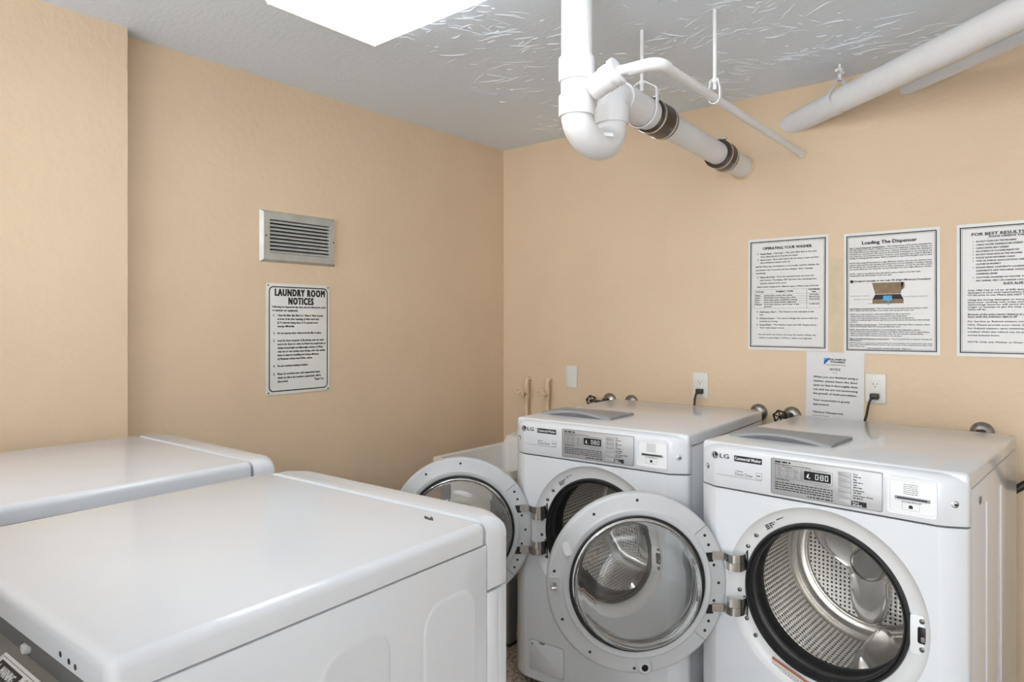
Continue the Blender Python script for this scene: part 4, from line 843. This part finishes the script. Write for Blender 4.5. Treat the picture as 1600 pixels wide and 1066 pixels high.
def dispenser_sheet():
    t = sheet(1.9235, 1.463, 'laminated sheet titled Loading The Dispenser with a brown picture', tilt=-0.002); borders(t)
    p = Print(); T = fit(p, SW, SH); q = 0.0047; bo = 0.0002
    T('Loading The Dispenser', .205, .775, .100, 0.0125, 0.0007)
    R1 = [('Side 1: Liquid Detergent Compartment – This compartment holds laundry detergent for', .132), ('the main wash cycle, which is added to the load at the beginning of the cycle. Always use', .149), ('HE (High-Efficiency) detergent with your washing machine. Follow the detergent', .166), ('manufacturer’s instructions with respect to the amount of detergent to use, and never use', .183), ('more than the recommended amount. Using too much detergent can result in detergent', .200), ('buildup in clothing and the washer. Either powdered or liquid HE detergent may be used.', .217),
          ('NOTE: Not using HE detergent in a high efficiency washer, not only can overload your', .257), ('washer cycle and slow the machine, but will prevent it from washing or rinsing properly.', .274), ('HE detergents are comparable in price to other detergents, so look for the (he) symbol', .291), ('and ensure that you are using the correct detergent for your high efficiency washer.', .308)]
    for s, v in R1: T(s, .065, .925, v, q, bo)
    T('NOTE:  Liquid or powdered color-safe bleach may be added to the main wash', .065, .810, .346, q, bo); T('compartment with HE detergent of the same type.', .065, .520, .362, q, bo)
    T('Designed specially to use only HE (High-Efficiency) Detergent', .120, .910, .408, 0.0056, 0.0004)
    T('HE Liquid Detergent Compartment', .065, .290, .527, 0.0032); T('Liquid Bleach Compartment', .110, .300, .556, 0.0032); T('Powdered Detergent Compartment', .640, .880, .540, 0.0032); T('Liquid Fabric Softener Compartment', .265, .520, .592, 0.0032)
    for s, v, b in (('Liquid Bleach Compartment – This compartment holds liquid chlorine bleach, which', .634, .880), ('will be dispensed automatically at the proper time during the wash cycle.', .650, .750), ('NOTE: Do not add powdered or liquid color-safe bleach to this compartment.', .680, .710), ('- Always follow the manufacturer’s recommendations when adding bleach.', .696, .680), ('- Do not exceed the maximum fill line. Using too much bleach can damage fabrics.', .712, .750), ('- Never pour undiluted liquid chlorine bleach directly onto the load or into the drum. Fabric damage', .728, .900), ('can occur.', .744, .150),
        ('Fabric Softener Compartment – This compartment holds liquid fabric softener, which', .766, .900), ('will be automatically dispensed during the final rinse cycle.', .782, .610), ('NOTE: Always follow the manufacturer’s recommendations when adding fabric softener.', .808, .810), ('- Do not exceed the maximum fill line. Using too much fabric softener may result in stained clothes.', .824, .900), ('- Dilute concentrated fabric softeners with warm water. Do not exceed the maximum fill line.', .840, .840), ('- Never pour fabric softener directly onto the load or into the drum.', .856, .620),
        ('Side 2: Powdered Detergent Compartment – This Compartment is only for Powdered', .882, .920), ('(HE) Detergent.', .896, .200)): T(s, .065, b, v, q * 0.92, bo)
    for s, v, b in (('NOTE: If a cycle for a small amount of wash is started, do not put detergent in the compartments at the end of', .915, .925), ('the cycle. When finished washing, please wipe the inside of the compartments with a soft', .929, .925), ('cloth or paper towel.', .943, .230)): T(s, .065, b, v, q * 0.80, bo)
    T('Your cooperation is kindly appreciated.  Thank You', .255, .715, .958, q * 0.85, bo)
    for a, b, v in ((.065, .440, .132), (.065, .340, .634), (.065, .360, .766), (.065, .480, .882)): under(p, SW, SH, a, b, v)
    X = lambda a: -SW / 2 + SW * a
    Zz = lambda v: SH / 2 - SH * v
    p.poly([(X(.070 + .02 + .02 * math.cos(2 * PI * k / 16)), Zz(.404) + 0.0056 * math.sin(2 * PI * k / 16)) for k in range(16)], YP)
    p.build('printed_text', M_INK, t)
    p = Print(); p.poly([(X(.31), Zz(.420)), (X(.64), Zz(.420)), (X(.61), Zz(.512)), (X(.345), Zz(.512))], YP); p.rect(X(.315), X(.64), Zz(.590), Zz(.556), YP); p.poly([(X(.615), Zz(.420)), (X(.65), Zz(.424)), (X(.65), Zz(.465)), (X(.62), Zz(.485))], YP)
    p.build('picture_box', M_BROWN, t)
    p = Print(); p.poly([(X(.345), Zz(.516)), (X(.61), Zz(.516)), (X(.64), Zz(.556)), (X(.315), Zz(.556))], YP); p.build('picture_interior', M_INK, t)
    p = Print(); p.poly([(X(.43), Zz(.526)), (X(.52), Zz(.526)), (X(.525), Zz(.566)), (X(.425), Zz(.566))], YP - 0.0004); p.rect(X(.475), X(.492), Zz(.600), Zz(.566), YP - 0.0004); p.build('picture_trays', M_BLUE2, t)
dispenser_sheet()
def results_sheet():
    t = sheet(2.2965, 1.463, 'laminated sheet titled FOR BEST RESULTS, rightmost, cut by the picture edge'); borders(t)
    p = Print(); T = fit(p, SW, SH); q = 0.0052; bo = 0.0003
    T('FOR BEST RESULTS WASHING', .140, .880, .092, 0.0100, 0.0006); T('PLEASE OBSERVE THE FOLLOWING', .295, .800, .110, 0.0058, 0.0004)
    for k, (s, b, v) in enumerate((('DO NOT OVERLOAD THE MACHINES', .535, .142), ('CHECK WATER TEMPERATURE DESIRED', .590, .167), ('CHECK DRYER HEAT DESIRED', .470, .192), ('NO DYEING OF CLOTHES PERMITTED', .560, .216), ('DO NOT WASH RUGS IN THE MACHINES', .585, .240), ('PLEASE LEAVE MACHINES CLEAN', .520, .264), ('THE OLYMPUS ASSOCIATION ARE NOT RESPONSIBLE FOR', .905, .288), ('CLOTHES OR PROPERTY', .400, .312), ('PLEASE READ GARMENTS LAUNDERING INSTRUCTIONS SO', .905, .337), ('GARMENTS ARE MACHINE WASHABLE AND SAFE FOR', .860, .361), ('COMMERCIAL DRYERS', .370, .385), ('CLOTHES WASHED IN WATER THAT IS TOO HOT', .820, .412), ('MAY SHRINK, MELT, OR CHANGE COLOR', .620, .436))):
        T(s, .180, b, v, q, bo)
        if k not in (7, 9, 10, 12): p.rect(-SW / 2 + SW * .150, -SW / 2 + SW * .158, SH / 2 - SH * v + 0.001, SH / 2 - SH * v + 0.0036, YP)
    T('SUDS ALERT!', .420, .620, .462, 0.0072, 0.0004, 0.2); under(p, SW, SH, .420, .620, .462)
    for s, b, v in (('Only 1/8th Cup or 1.5 oz. of (HE) detergent is needed per load', .900, .508), ('detergent at your local supermarket, look for the (he) symbol', .900, .526), ('1/3 the price to use. Please DO NOT USE Standard detergent', .900, .544), ('Using the wrong detergent or more than 1/8 of a cup will', .900, .580), ('leave your clothing very soapy and wet at the end. New', .900, .598), ('technology features will sense the extra soap and run', .900, .616), ('longer to attempt to get the soap out.  This means your', .900, .634), ('clothes will dry.', .270, .652), ('Because of the extra sensor features in the machines, do not open', .920, .688), ('door until the indicator light is off', .540, .706),
        ('For Service or Refund matters contact the Maintenance', .900, .742), ('1922. Please provide your name, building, unit number.', .900, .768), ('For Refund matters, upon maintenance department being', .900, .794), ('notified when the refund can be picked up at the office', .900, .820), ('normal business hours.', .390, .846), ('NOTE: Only one Washer or Dryer cycle will be refunded', .900, .896)): T(s, .105, b, v, q, bo)
    under(p, SW, SH, .105, .920, .688); under(p, SW, SH, .105, .540, .706); under(p, SW, SH, .44, .57, .544)
    p.build('printed_text', M_INK, t)
results_sheet()
def small_notice():
    w, h = 0.214, 0.279
    t = sheet(1.7275, 1.090, 'small plain paper headed NOTICE, below the gap between two big sheets', w, h, 0.012, m=M_PAPER2)
    p = Print(); T = fit(p, w, h)
    T('OLYMPUS', .415, .690, .115, 0.0064, 0.0006); T('TOWERS', .425, .675, .150, 0.0064, 0.0006); p.words(-w / 2 + w * .36, -w / 2 + w * .69, h / 2 - h * .185, 0.002, YP)
    T('NOTICE', .420, .600, .260, 0.0088, 0.0002); T('****', .470, .550, .310, 0.0060)
    q = 0.0070
    for s, a, b, v in (('When you are finished using a', .130, .895, .372), ('washer, please leave the door', .130, .895, .432), ('open so that it thoroughly dries', .130, .895, .492), ('out and we are not promoting', .130, .895, .552), ('the growth of mold and mildew.', .130, .885, .612), ('Your cooperation is greatly', .130, .770, .708), ('appreciated.', .130, .415, .768), ('Olympus Management', .125, .660, .880)): T(s, a, b, v, q, 0.0004)
    p.words(-w / 2 + w * .125, -w / 2 + w * .42, h / 2 - h * .925, 0.0016, YP)
    p.build('printed_text', M_INK, t)
    X = lambda a: -w / 2 + w * a
    Zz = lambda v: h / 2 - h * v
    p = Print(); p.poly([(X(.315), Zz(.085)), (X(.43), Zz(.085)), (X(.315), Zz(.185))], YP); p.build('blue_emblem', M_BLUE, t)
    p = Print(); p.poly([(X(.315), Zz(.085)), (X(.39), Zz(.085)), (X(.315), Zz(.125))], YP - 0.0003); p.build('emblem_tint', M_BLUE2, t)
small_notice()
# the masking tape strip between the sheets
tag(B().box(1.712, 1.756, -0.0008, 0.0, 1.232, 1.60, 0.0003, 1).build('tape_strip', mat('masking_tape', (0.74, 0.60, 0.42), 0.6, var=(20, 0.12)), smooth=False), 'yellowed tape strip on the wall between two laminated sheets', 'tape')

# ------------------------------------------------------------------ outlets, cords, valves
def outlet(x, z, label):
    t = thing('wall_outlet', label, 'outlet', (x, 0, z), 0, 'wall outlets behind the washers')
    B().box(-0.0365, 0.0365, -0.006, 0.0, -0.0575, 0.0575, 0.004, 3).build('cover_plate', M_PLATE, t)
    r = B().box(-0.0165, 0.0165, -0.0085, -0.004, -0.033, 0.033, 0.0015, 2).build('receptacle', M_PLATE, t)
    for xx, hh in ((-0.0065, 0.0045), (0.0065, 0.0035)): B().box(xx - 0.001, xx + 0.001, -0.0090, -0.008, 0.018 - hh, 0.018 + hh).build('slot', M_BLACK, r, smooth=False)
    B().lathe([(0, -0.0090), (0.0022, -0.0090), (0.0022, -0.008)], 0, 0, 0.0075, 10).build('ground_hole', M_BLACK, r)
    B().box(-0.006, -0.001, -0.0092, -0.008, -0.004, 0.001, 0.0004, 1).build('test_button', M_PLATE, r)
    s = B().lathe([(0, -0.0068), (0.002, -0.0065), (0.003, -0.006)], 0, 0, 0.048, 10).build('screw', M_PLATE, t); same(s, 'screw', t, (0, 0, -0.096))
outlet(1.1665, 1.065, 'ivory wall outlet with a plugged-in cord above the corner washer')
outlet(1.8745, 1.0945, 'ivory wall outlet with a plugged-in cord beside the small paper notice')
def cord(x, z, dx, label):
    t = thing('power_cord', label, 'cord', (x, 0, z), 0, 'washer power cords')
    pl = B(); pl.box(-0.015, 0.015, -0.034, -0.0092, -0.011, 0.011, 0.004, 2); pl.build('plug', M_CORD, t)
    B().tube([(0, -0.030, -0.004), (dx * 0.2, -0.046, -0.010), (dx * 0.35, -0.050, -0.03), (dx * 0.55, -0.045, -0.07), (dx, -0.040, -0.14), (dx * 1.3, -0.045, -0.30), (dx * 1.2, -0.045, -0.50)], 0.0046, 10).build('cable', M_CORD, t)
cord(1.170, 1.040, -0.026, 'dark power cord plugged in above the corner washer')
cord(1.874, 1.066, -0.040, 'dark power cord plugged in beside the small paper notice')
t = thing('blank_plate', 'plain ivory blank cover plate on the back wall by the painted valves', 'wall plate', (0.463, 0, 1.069))
B().box(-0.0350, 0.0350, -0.006, 0.0, -0.0575, 0.0575, 0.004, 3).build('cover_plate', M_PLATE, t)
s = B().lathe([(0, -0.0068), (0.002, -0.0065), (0.003, -0.006)], 0, 0, 0.040, 10).build('screw', M_PLATE, t); same(s, 'screw', t, (0, 0, -0.080))

def handwheel(b, c, axis, r, th, n=6):
    ax = Vector(axis).normalized(); u = ax.orthogonal().normalized(); v = ax.cross(u); c = Vector(c)
    P = [c + (u * math.cos(2 * PI * k / 36) + v * math.sin(2 * PI * k / 36)) * r * (1 + 0.10 * math.cos(n * 2 * PI * k / 36)) for k in range(37)]
    b.tube(P, th, 6, False)
    for k in range(n // 2): 
        a = 2 * PI * k / n; d = (u * math.cos(a) + v * math.sin(a)) * r * 1.02; b.tube([c - d, c + d], th * 0.8, 6)
    b.tube([c - ax * 0.008, c + ax * 0.006], r * 0.28, 10)
def painted_valve(x, label):
    t = thing('water_valve', label, 'valve', (x, 0, 0), 0, 'painted water valves by the corner')
    z = 0.972; top = 1.045
    path = [(0, -0.032, 0.02), (0, -0.032, top - 0.03)] + [tuple(p) for p in arc((0, -0.032, 0.9), (0, -0.032, top), (0, 0.02, top), 0.018, 6)] + [(0, 0.005, top)]
    B().tube(path, 0.0115, 14).build('riser_pipe', M_WALL, t)
    B().tube([(0, -0.032, z - 0.028), (0, -0.032, z - 0.022), (0, -0.032, z - 0.018), (0, -0.032, z + 0.018), (0, -0.032, z + 0.022), (0, -0.032, z + 0.028)], [0.016, 0.016, 0.0145, 0.0145, 0.016, 0.016], 14).build('valve_body', M_WALL, t)
    B().tube([(0, -0.032, top - 0.045), (0, -0.032, top - 0.024)], 0.0145, 14).build('elbow_collar', M_WALL, t)
    B().tube([(0, -0.04, z), (0, -0.062, z), (0, -0.064, z), (0, -0.098, z)], [0.0125, 0.0115, 0.005, 0.005], 12).build('stem', M_WALL, t)
    h = B(); handwheel(h, (0, -0.096, z), (0.1, 1, 0), 0.024, 0.0042); h.build('handwheel', M_WALL, t)
painted_valve(0.190, 'peach painted water valve nearest the room corner')
painted_valve(0.328, 'peach painted water valve nearer the blank plate')
M_ESC = mat('worn_chrome', (0.42, 0.40, 0.37), 0.33, metal=1.0, var=(60, 0.45))
def supply_valve(x, z, label, wheel, off=-0.066):
    t = thing('supply_valve', label, 'valve', (x, 0, z), 0, 'chrome supply valves behind the washers')
    B().lathe([(0.036, 0.0), (0.0365, -0.004), (0.033, -0.010), (0.022, -0.017), (0.013, -0.020), (0.013, -0.004)], seg=28).build('escutcheon', M_ESC, t)
    B().tube([(0, 0.0, 0), (0, -0.050, 0)], 0.0105, 14).build('stub_pipe', M_ESC, t)
    B().tube([(0, -0.046, -0.020), (0, -0.046, 0.012)], 0.0145, 14).build('valve_body', M_CORD, t)
    B().tube([(0, -0.046, -0.018), (0, -0.046, -0.06), (0.01, -0.048, -0.30), (0.02, -0.05, -0.45)], 0.009, 10).build('hose', M_RUBBER, t)
    if wheel:
        B().tube([(0, -0.046, -0.004), (off, -0.066, -0.002)], 0.0065, 10).build('stem', M_CORD, t)
        h = B(); handwheel(h, (off, -0.066, -0.002), (-0.25, 0.93, 0.1), 0.024, 0.0036); h.build('handwheel', M_BLACK, t)
supply_valve(0.692, 0.963, 'chrome valve with a black handwheel behind the back left corner of the corner washer', True)
supply_valve(0.814, 0.962, 'chrome wall flange showing over the corner washer, between the black handwheel and the outlet', False)
supply_valve(1.428, 0.966, 'chrome wall flange at the back right corner of the corner washer', False)
supply_valve(1.565, 0.965, 'chrome valve with a black handwheel just left of the small paper notice', True, -0.028)
supply_valve(2.211, 0.962, 'chrome wall flange rising behind the right washer', False)
tag(B().tube([(2.62, -0.05, 0.98), (2.50, -0.07, 0.93), (2.36, -0.10, 0.835), (2.28, -0.105, 0.77), (2.10, -0.105, 0.66), (2.05, -0.105, 0.30)], 0.013, 12).build('drain_hose', M_RUBBER), 'black hose at the far right, running down behind the right washer', 'hose')
